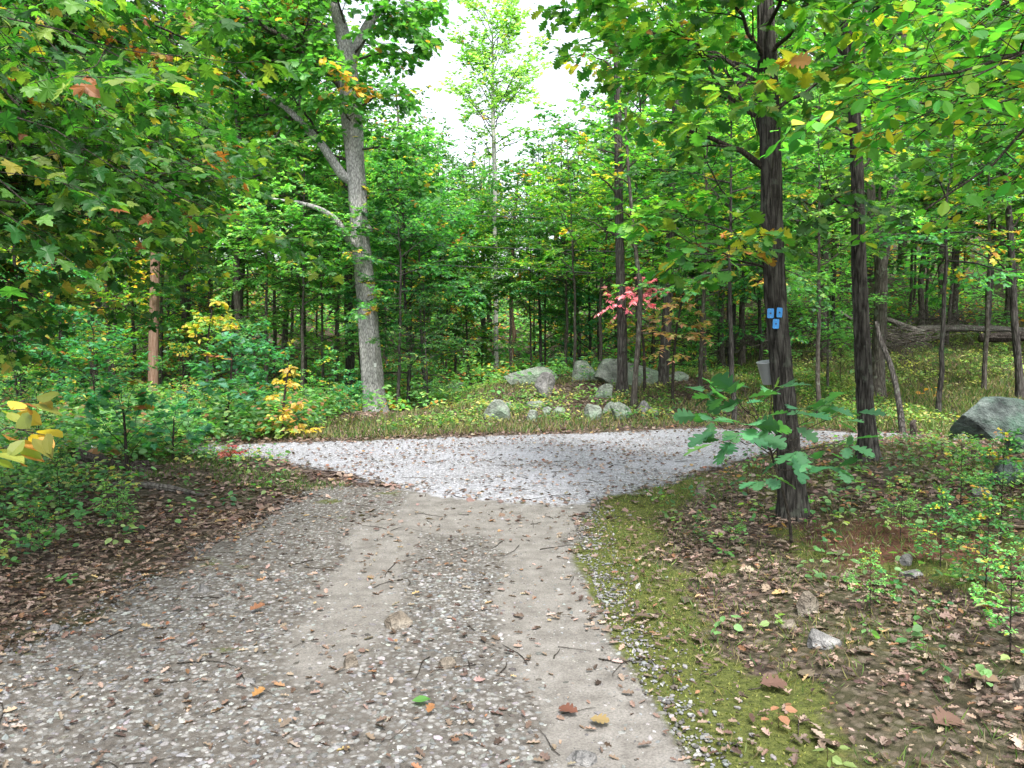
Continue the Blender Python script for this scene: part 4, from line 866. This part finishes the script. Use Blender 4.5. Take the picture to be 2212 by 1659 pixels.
stones(24000, (-2.5, 2.0, 1.9, 8), lambda X, Y: masks(X, Y)[2]*.9, .002, .012, PC, [4, 3, 3, 1.5, 1, 1, .8], 'rut_pebbles', 'tiny pebbles in the bare ruts', False, .011)
def d_edge(X, Y): return np.exp(-((sdist(X, Y, PATH)+.04)/.2)**2)*sst(0, .5, X)*(.25+.75*fbm(X*3, Y*3))
stones(17000, (.3, 2.6, 2.2, 7.2), d_edge, .004, .030, PC, [4, 3, 1.5, 1.5, 1.5, 1.2, .8], 'edge_stones', 'loose stones along the right edge of the track', False, .005)
stones(120000, (-9, 10, 6.5, 14.5), lambda X, Y: (sdist(X, Y, ROAD) > .02)*(.35+.65*(fbm(X*1.4, Y*1.4) > .45)), .005, .019, [(.22, .225, .24), (.30, .306, .33), (.13, .13, .133), (.38, .38, .39)], [4, 4, 2, 1], 'road_gravel', 'crushed pale gravel on the road', True, .004)

def ground_leaves(n, area, dens, L0, L1, tpl, cols, wts, name, label, tilt=.35, lift=.012, mat=LITTER_M, wid=1., cat='leaves'):
    X, Y = samp(n, *area, lambda a, b: dens(a, b)*infr(a, b)); m = len(X); a = rg.uniform(0, 6.3, m)
    d = np.stack([np.cos(a), np.sin(a), rg.normal(0, .18, m)], 1); nor = nrm(np.stack([rg.normal(0, tilt, m), rg.normal(0, tilt, m), np.ones(m)], 1))
    L = rg.uniform(L0, L1, m); pos = np.stack([X, Y, height(X, Y)+lift+rg.uniform(0, .015, m)], 1)-d*L[:, None]*.5
    C = pal(rg, m, cols, wts, .25); g = Geo(); leaves(g, tpl, pos, d, nor, L, C, wid)
    tag(obj(name, g.mesh(name, mat, False)), label, cat, kind='stuff')
BR = [(.15, .10, .075), (.22, .16, .12), (.30, .225, .175), (.08, .052, .038), (.26, .13, .065), (.36, .25, .11)]; BW = [4, 4, 3, 2.2, .5, .3]
def clumpy0(X, Y): return sst(.35, .7, fbm(X*1.1+3, Y*2.1+8))
def d_lit(X, Y):
    road, peb, dirt, moss = masks(X, Y); return np.clip((1-road)*(1-.92*peb)*(1-moss*.8)*(.35+.9*fbm(X*1.3+2, Y*1.3))*(1-.35*sst(.3, 1.2, X)-.25*sst(-3, -4.5, X))*(1-.8*sst(.95, .4, np.hypot(X-2.75, (Y*.8-4.35)*1.0))), 0, 1)
ground_leaves(60000, (-5.5, 6, 2.0, 7), d_lit, .018, .06, CURL, BR, BW, 'leaf_litter', 'curled brown dead leaves on the ground nearby')
ground_leaves(700, (.6, 6, 2.0, 9), d_lit, .06, .115, OAK, BR, BW, 'oak_leaf_litter', 'large brown oak leaves scattered on the right bank', .3)
ground_leaves(95000, (-9, 12, 6.5, 21), d_lit, .03, .09, LO, BR, BW, 'far_leaf_litter', 'dead leaves on the forest floor farther off', .4, .012, LITTER_M, 1.3)
ground_leaves(26000, (-7, 9, 6, 14), lambda X, Y: (masks(X, Y)[0] > .3)*np.maximum(.15+.75*clumpy0(X, Y), np.exp(-(sdist(X, Y, ROAD)/.35)**2)), .02, .065, LO, BR, BW, 'road_leaves', 'brown leaves blown across the gravel road', .35, .015, LITTER_M, 1.3)
ground_leaves(9000, (-5.2, 2.2, 1.9, 8.6), lambda X, Y: masks(X, Y)[1]*(.13+.6*sst(-1.2, -2.8, X)-.15*masks(X, Y)[2]), .02, .05, CURL, BR, [4, 4, 3, 3, 1.4, .8], 'track_leaves', 'small brown leaves and bits lying on the track', .4, .02)
g = Geo()
for i in range(520):
    x, y = rg.uniform(-5, 6), rg.uniform(2, 10)
    if not infr(x, y): continue
    L = rg.uniform(.05, .35); p = wander(rg, (x, y, 0), (rg.normal(), rg.normal(), 0), L, 5, .25, 0); p[:, 2] = height(p[:, 0], p[:, 1])+.018; r = rg.uniform(.0012, .004); tube(g, p, np.linspace(r, r*.5, 5), 4)
tag(obj('twig_litter', g.mesh('twig_litter', B_TWIG)), 'dry twigs scattered on the ground', 'twigs', kind='stuff')

def blades(n, area, dens, L0, L1, wid, cols, wts, name, label, lean=.5, cat='grass'):
    X, Y = samp(n, *area, lambda a, b: dens(a, b)*infr(a, b)); m = len(X)
    d = nrm(np.stack([rg.normal(0, lean, m), rg.normal(0, lean, m), np.ones(m)], 1)); nor = rg.normal(0, 1, (m, 3)); nor[:, 1] -= 1.0
    g = Geo(); leaves(g, LO, np.stack([X, Y, height(X, Y)], 1), d, nor, rg.uniform(L0, L1, m), pal(rg, m, cols, wts, .2), wid)
    tag(obj(name, g.mesh(name, GRASS_M, False)), label, cat, kind='stuff')
GC = [(.08, .14, .03), (.13, .18, .045), (.2, .18, .07), (.05, .11, .03), (.22, .17, .10)]
def clumpy(X, Y, f, th, w_=.1): return sst(th, th+w_, fbm(X*f+31, Y*f+7))
blades(150000, (-4.5, 5.5, 2, 9), lambda X, Y: masks(X, Y)[3]*.95, .006, .017, 1.0, [(.13, .15, .025), (.22, .23, .05), (.07, .10, .02), (.3, .3, .08)], [4, 3, 2, 1], 'moss', 'low yellow green moss beside the track', .8, 'moss')
blades(60000, (.4, 6.5, 2.1, 11), lambda X, Y: clumpy(X, Y, 2.2, .42)*sst(.0, -.3, sdist(X, Y, PATH))*sst(0, -.2, sdist(X, Y, ROAD))*(.5+.2*masks(X, Y)[3]), .025, .085, .12, GC, [3, 3, 3, 1, 2], 'grass', 'thin grass tufts on the right bank', .7)
blades(70000, (-6, 12, 12, 23), lambda X, Y: sst(-.05, -.25, sdist(X, Y, ROAD))*np.maximum(sst(15.2, 12.6, Y), .7*clumpy(X, Y, .7, .45, .15)), .05, .17, .2, GC, [3, 3, 4, 1, 3], 'verge_grass', 'thin grass along the far side of the road and over the mound', .5)
blades(14000, (-4.5, 0, 8.0, 10.9), lambda X, Y: clumpy(X, Y, 1.5, .38)*sst(.0, -.15, sdist(X, Y, ROAD))*sst(.3, -.2, sdist(X, Y, PATH)-.1), .02, .08, .2, GC, [5, 3, 1, 3, .5], 'near_verge_grass', 'green grass at the left corner of the track and road', .6)
blades(60000, (4.5, 22, 12, 28), lambda X, Y: sst(-.05, -.4, sdist(X, Y, ROAD))*(.3+.7*clumpy(X, Y, .6, .42, .15)), .06, .2, .25, GC, [3, 4, 4, 1, 2], 'clearing_grass', 'yellowish grass of the open ground at the right', .5)

def plants(n, area, dens, hmin, hmax, nl, L0, L1, tpl, p_, name, label, wid=1., stems=False, turned=.1, spread=.1):
    X, Y = samp(n, *area, lambda a, b: dens(a, b)*infr(a, b)); m = len(X); g = Geo()
    H = rg.uniform(hmin, hmax, m); Z = height(X, Y); a = rg.uniform(0, 6.3, (m, nl)); q = (np.arange(nl)[None]+rg.uniform(0, 1, (m, nl)))/nl
    r = spread*rg.uniform(.1, 1, (m, nl))*(H[:, None]/hmax*.6+.4)
    pos = np.stack([X[:, None]+r*np.cos(a), Y[:, None]+r*np.sin(a), Z[:, None]+H[:, None]*(.35+.65*q)], -1).reshape(-1, 3)
    d = np.stack([np.cos(a), np.sin(a), rg.normal(-.15, .25, a.shape)], -1).reshape(-1, 3); nor = nrm(rg.normal(0, .4, d.shape)+np.array([0, 0, 1.]))
    C = pal(rg, m, p_['c'], p_['w'], .22); C[rg.uniform(0, 1, m) < turned] = pal(rg, 1, p_['a'], [2, 1], .1)[0]; C = np.repeat(C, nl, 0)*rg.uniform(.8, 1.2, (m*nl, 1))
    leaves(g, tpl, pos, d, nor, rg.uniform(L0, L1, m*nl), C, wid)
    if stems:
        for i in range(m): tube(g, [(X[i], Y[i], Z[i]-.01), (X[i], Y[i], Z[i]+H[i]*.9)], [.0022, .0015], 3, cap=False); g.C.append(np.tile([[.06, .05, .025]], (6, 1)))
    tag(obj(name, g.mesh(name, LEAF, False)), label, 'undergrowth', kind='stuff')
UG1 = Q((-500, 1330), (0, 1190), (160, 1130), (330, 1070), (470, 1015), (545, 985), (520, 955), (100, 950), (-900, 950))
LOGL = [G0(50, 462), G0(100, 478), G0(150, 482), G0(203, 500)]
def d_left(X, Y): return (1-.93*sst(.75, .45, dline(X, Y, LOGL)))*np.maximum((sdist(X, Y, UG1) > 0)*(.35+.65*sst(0, 1.2, sdist(X, Y, UG1))), .22*sst(-1.5, -.1, sdist(X, Y, UG1)))*sst(.0, -.1, sdist(X, Y, PATH))*sst(-.0, -.12, sdist(X, Y, ROAD)*1.0+0*X)
UGP = dict(c=[(.055, .155, .045), (.10, .21, .07), (.17, .25, .08), (.035, .11, .045)], w=[4, 4, 2, 2], a=[(.32, .27, .08), (.22, .10, .06)])
plants(5200, (-9, -1.0, 4.5, 11), d_left, .05, .36, 10, .03, .07, FAT, UGP, 'undergrowth', 'low green weeds on the left bank', 1.2, True, .06, .14)
plants(4200, (-14, -3.3, 9, 17), lambda X, Y: np.where(sdist(X, Y, ROAD) > -.05, np.where(X < -4.3, .9, 0), np.where(Y < 11.5, np.where(X < -4.1, .9, 0), .9)), .15, .7, 10, .06, .12, FAT, UGP, 'left_thicket', 'dense weeds and seedlings closing the left side', 1.2, False, .12, .22)
plants(8000, (-4.5, 8, 13, 23), lambda X, Y: sst(-.5, -1.6, sdist(X, Y, ROAD))*clumpy(X, Y, .8, .42, .15)*(1-.88*np.exp(-((X-2.4)/3.2)**2-((Y-17.5)/3.6)**2)), .05, .24, 9, .04, .08, FAT, dict(UGP, c=[(.07, .16, .04), (.13, .21, .055), (.22, .22, .08), (.04, .12, .035)]), 'mound_weeds', 'yellow green weeds over the mound', 1.1, False, .09, .18)
plants(2400, (6, 24, 13, 27), lambda X, Y: clumpy(X, Y, .5, .46, .15)*sst(0, -.8, sdist(X, Y, ROAD)), .06, .34, 9, .05, .09, FAT, dict(UGP, c=[(.13, .17, .06), (.19, .21, .08), (.22, .19, .09), (.06, .12, .04)]), 'slope_weeds', 'low shrubby weeds on the slope at the right', 1.1, False, .08, .22)
plants(1500, (.6, 8, 2.6, 11), lambda X, Y: sst(.6, 1.8, X)*sst(-.1, -.6, sdist(X, Y, PATH))*sst(0, -.3, sdist(X, Y, ROAD))*(.25+.75*sst(1.8, 3.4, X))*.9, .04, .2, 7, .03, .065, FAT, UGP, 'right_seedlings', 'small seedlings among the dead leaves on the right bank', 1.2, True, .15, .08)
plants(12000, (-24, 26, 16, 36), lambda X, Y: .5*(1-.93*sst(3, 6, X)*sst(29, 25, Y))*(1-.9*sst(-2.5, -1, X)*sst(22.5, 20.5, Y)), .15, .8, 9, .09, .16, FAT, dict(UGP, c=BRIGHT['c'], w=BRIGHT['w'], a=YELG['a']), 'wood_undergrowth', 'green undergrowth on the floor of the wood', 1.1, False, .07, .4)

plants(14000, (-60, 60, 34, 85), lambda X, Y: .6+0*X, .3, 2.2, 9, .18, .34, FAT, dict(UGP, c=BRIGHT['c'], w=BRIGHT['w'], a=YELG['a']), 'far_undergrowth', 'green undergrowth on the hillside far behind the wood', 1.1, False, .12, .9)
# ------------------------------------------------------------------ shrubs and saplings one can tell apart
def bush(px, py, k, s, lab, name='shrub', group=None):
    b = G(px, py); place(k, b[0], b[1], rg.uniform(0, 6), s, name, lab, 'shrub', group)
for px, py, k, s, lab in [(20, 432, 'bush0', 1.3, 'leafy shrub at the left edge behind the yellow leaves'), (62, 428, 'bush2', 1.25, 'green shrub behind the upper end of the rotten log'), (95, 440, 'bush0', .9, 'bluish green shrub just behind the rotten log'),
 (122, 425, 'bush1', .6, 'light green shrub left of the pole foot'), (182, 428, 'bush2', .8, 'shrub in front of the pole foot, to its right'), (150, 436, 'bush0', .3, 'low shrub directly in front of the utility pole'), (255, 425, 'bush0', .85, 'dark shrub behind the golden shrub'),
 (330, 415, 'bush2', .62, 'leafy shrub left of the pale oak foot'), (350, 424, 'bush0', .40, 'small dark green shrub at the pale oak foot'), (305, 422, 'bush1', .45, 'low light shrub between the golden shrub and the pale oak'),
 (400, 404, 'bush1', .5, 'yellowish weedy shrub right of the pale oak'), (430, 398, 'bush2', .55, 'shrub at the left end of the mound'), (470, 392, 'bush1', .55, 'pale shrub below the tall thin trunk'),
 (560, 385, 'bush1', .35, 'small shrub amid the mound rocks'), (590, 384, 'bush2', .35, 'tiny shrub left of the largest slab'), (700, 380, 'bush2', .6, 'shrub right of the flat pale rock'), (840, 385, 'bush1', .6, 'shrub between the two dark trunks'),
 (970, 385, 'bush1', .35, 'grey green shrub on the slope above the huge boulder'), (940, 372, 'bush2', .35, 'weedy shrub on the slope near the fallen logs'), (1000, 380, 'bush1', .4, 'shrub right behind the slender edge tree'),
 (40, 470, 'bush2', .45, 'low leafy shrub under the upper end of the rotten log'), (20, 455, 'bush1', .6, 'light shrub at the left edge near the rotten log'), (190, 452, 'bush1', .45, 'low light green shrub right of the rotten log tip')]:
    bush(px, py, k, s, lab)
def small_tree(label, pts, targets, sp, seed, name='sapling', mat=B_TWIG, D=None, r=.006, leafm=LEAF, cat='sapling', arch=.05):
    b = G(pts[0][0], pts[0][1]); D = D or float(b[1]); path, W = hero('', pts, D, mat, .0005, 4, 3, 12, 40, .1)
    LW = Geo(); T = []; rg2 = np.random.default_rng(seed)
    for (py, ex, ey, dd) in targets:
        cid[0] += 1; limb(LW, T, rg2, between(rg2, at(pts, py, D), P(ex, ey, D+dd), 7, arch, .02), r, r*.3, 0, sp, cid)
    return finish_hero(name, label, cat, W, T, sp, seed, mat, leafm, None, LW)
# golden shrub by the road
gsp = dict(SP['maple'], tpl=FAT, pal=dict(YELLOW, c=[(.50, .38, .06), (.54, .36, .07), (.32, .3, .06)], w=[3, 2, 1], a=[(.3, .3, .06), (.45, .25, .05)]), leaf=.10, dens=[7, 9], minl=.1, npt=5, maxt=.22, tilt=.5, droop=-.5)
small_tree('golden yellow shrub at the left end of the road', [(282, 438, 3), (283, 415, 2.6), (285, 390, 2), (289, 362, 1.2)], [(430, 262, 425, 0), (428, 300, 424, .2), (425, 282, 415, -.4), (420, 268, 420, .4), (412, 296, 404, 0), (405, 274, 396, 0), (395, 292, 384, 0), (388, 280, 380, .2), (378, 290, 366, 0), (432, 310, 430, 0)], gsp, 41, 'shrub', cat='shrub', r=.005)
small_tree('spray of orange yellow leaves on a sapling left of the golden shrub', [(206, 415, 3), (207, 370, 2.4), (208, 335, 2), (212, 310, 1.2)], [(350, 190, 325, 0), (345, 232, 322, 0), (335, 196, 312, 0), (330, 228, 310, .3), (320, 218, 302, 0), (355, 180, 345, 0)], dict(gsp, leaf=.14, maxt=.35, dens=[4, 6], pal=dict(YELLOW, c=[(.32, .21, .025), (.22, .2, .03), (.12, .17, .03)], w=[3, 2, 2])), 42)
bsp = dict(SP['shrub'], tpl=OAK, pal=dict(c=[(.035, .14, .08), (.05, .17, .10), (.07, .16, .05)], w=[3, 3, 1], a=[(.35, .3, .05), (.3, .1, .05)]), leaf=.15, dens=[5, 6], npt=5, maxt=.25, minl=.12, tilt=.4)
small_tree('bluish green oak sapling left of the golden shrub', [(225, 436, 3.5), (227, 410, 3), (231, 380, 2.5), (232, 350, 1.5)], [(418, 262, 400, 0), (415, 195, 395, 0), (400, 255, 378, 0), (395, 200, 370, 0), (385, 245, 360, .3), (375, 215, 352, 0), (365, 240, 346, 0), (360, 228, 340, 0), (408, 245, 392, -.5), (402, 210, 385, -.5)], bsp, 43)
small_tree('thin forked sapling standing behind the rotten log tip', [(127, 470, 4), (126, 450, 3), (125, 430, 2.5), (123, 405, 1.5)], [(462, 150, 430, 0), (455, 98, 420, 0), (440, 145, 400, 0), (430, 105, 395, 0), (420, 135, 385, 0), (415, 112, 378, .3), (445, 160, 415, .4), (450, 85, 405, -.3)], dict(bsp, tpl=MAPLE_LO, leaf=.11, pal=BLUEG), 44)
small_tree('small maple with green leaves in front of the sapling row, left', [(172, 462, 2.5), (173, 440, 2), (174, 420, 1.2)], [(450, 150, 428, 0), (448, 200, 430, 0), (440, 160, 415, 0), (435, 192, 412, .2), (428, 176, 404, 0)], dict(bsp, tpl=MAPLE_LO, leaf=.11, pal=BLUEG, dens=[5, 5]), 45)
small_tree('little plant with pink red leaves at the left tip of the road', [(231, 466, 1.5), (231, 456, 1.2), (231, 450, 1)], [(458, 222, 452, 0), (456, 241, 450, 0), (453, 232, 447, 0), (455, 228, 450, -.1)], dict(gsp, pal=dict(PINK, c=[(.3, .05, .07), (.35, .1, .1), (.2, .05, .05), (.12, .16, .05)]), leaf=.05, dens=[10, 10], minl=.05, maxt=.1), 46, 'shrub', cat='shrub', r=.003)
small_tree('small upright shrub with yellow green leaves below the tall thin trunk', [(482, 378, 2), (482, 350, 1.2)], [(372, 474, 362, 0), (370, 490, 360, 0), (362, 475, 350, 0), (358, 489, 346, 0), (352, 482, 340, 0)], dict(gsp, pal=YELG, leaf=.13, dens=[7, 8]), 47, 'shrub', cat='shrub', r=.005)
# oak sapling in front of the marked tree
osp = dict(NEAR, tpl=OAK, pal=dict(c=[(.045, .155, .055), (.06, .18, .065), (.09, .20, .05), (.035, .13, .05)], w=[4, 3, 1, 2], a=[(.12, .2, .04), (.2, .2, .05)]), lv=1, leaf=.195, dens=[3.8, 4.5], bare=[.45, .3], npt=2, minl=.12, maxt=.2, tilt=.42, droop=-.3, turned=.02, spot=.01, ratio=[.3, .5], lift=.1)
small_tree('oak sapling with large lobed leaves in front of the marked tree', [(794, 545, 3.4), (790, 520, 3), (780, 480, 2.7), (770, 450, 2.3), (764, 425, 1.6)], [(455, 700, 415, -.1), (450, 720, 440, -.35), (440, 705, 392, .2), (434, 740, 385, .1), (455, 830, 402, -.1), (462, 850, 440, -.2), (470, 838, 468, -.3), (465, 760, 478, -.5), (440, 775, 385, .1), (446, 800, 410, -.3), (458, 745, 425, -.5), (452, 850, 412, .2), (432, 728, 395, -.2), (460, 800, 448, -.5)], osp, 48, r=.006, leafm=LEAF_MATT, D=5.75, arch=.03)
# close yellow leaves reaching in at the left edge
yl = dict(NEAR, tpl=OVAL, wid=1.35, pal=dict(c=[(.20, .23, .035), (.36, .27, .03), (.15, .20, .03), (.38, .18, .025)], w=[4, 3, 2, 1.4], a=[(.5, .25, .03), (.3, .12, .03)]), lv=1, leaf=.085, dens=[6, 8], bare=[.7, .3], npt=2, minl=.07, maxt=.10, tilt=.7, droop=-.5, ratio=[.22, .5])
small_tree('sapling with large yellowing leaves close at the left edge', [(-60, 800, 4.5), (-57, 600, 4), (-55, 460, 3.4), (-50, 380, 2)], [(430, 30, 400, 0), (450, 38, 428, -.05), (470, 12, 445, .05), (440, 8, 408, .1), (480, -8, 455, -.1)], yl, 49, D=2.2, r=.004, leafm=LEAF_NEAR)
# seedlings on the right bank
k_ = 0
for px, py, s, nm in [(960, 520, .34, 'pale green seedling below the half-buried rock'), (1000, 545, .4, 'pale green seedling at the right edge below the slab'), (900, 545, .25, 'small seedling right of the marked trunk'), (985, 600, .3, 'seedling at the right edge beside the red soil'),
    (870, 618, .2, 'three-leaved seedling right of the angular tan rock'), (940, 570, .26, 'seedling beside the flat grey slab'), (1010, 660, .28, 'seedling at the right edge above the pale stone'), (700, 540, .12, 'tiny green seedling left of the marked trunk, upper one'), (735, 548, .14, 'tiny green seedling below the marked trunk'),
    (60, 520, .3, 'seedling among the dead leaves at the left edge'), (118, 535, .25, 'seedling standing clear in the dead leaves on the left'), (40, 560, .2, 'low seedling at the left edge in the leaf litter')]:
    bush(px, py, ['bush1', 'bush2'][k_ % 2], s*.9, nm, 'seedling'); k_ += 1
# single leaves one can point at
def leaf_thing(px, py, L, rz, tpl, c, lab, tilt=.15):
    b = G(px, py); g = Geo(); nrng = np.random.default_rng(int(px)); leaves(g, tpl, np.zeros((1, 3)), np.array([[math.cos(rz), math.sin(rz), .05]]), np.array([[tilt, -tilt, 1.]]), L*.8, np.array([c])*.62, 1.2)
    tag(obj('fallen_leaf', g.mesh('fallen_leaf', LITTER_M if c[1] < c[0] else LEAF, False), None, (b[0], b[1], b[2]+.035)), lab, 'leaf')
leaf_thing(412, 711, .10, .2, OVAL, (.09, .30, .06), 'fresh green leaf on the pebbles low between the ruts'); leaf_thing(428, 724, .08, 1.4, CURL, (.32, .12, .05), 'rust brown leaf beside the fresh green one')
leaf_thing(578, 722, .11, 2.6, OAK, (.26, .12, .06), 'brown oak leaf in the right rut, the left one of a pair'); leaf_thing(590, 727, .10, -.3, OAK, (.42, .32, .12), 'yellow tan oak leaf in the right rut, the right one of a pair')
leaf_thing(253, 705, .09, 1.2, CURL, (.36, .15, .05), 'orange brown curled leaf left of the left rut'); leaf_thing(760, 695, .15, 0, OAK, (.20, .11, .08), 'broad brown oak leaf lying on the moss at lower right')
leaf_thing(934, 738, .16, .4, OAK, (.27, .17, .11), 'large tan oak leaf at the lower right'); leaf_thing(840, 583, .14, .1, OAK, (.32, .24, .18), 'pale curled oak leaf near the angular tan rock')
leaf_thing(250, 617, .12, .9, CURL, (.25, .09, .05), 'dark red brown curled leaf in the left gravel'); leaf_thing(1000, 690, .17, 2.4, OAK, (.24, .15, .10), 'big brown oak leaf near the right edge')
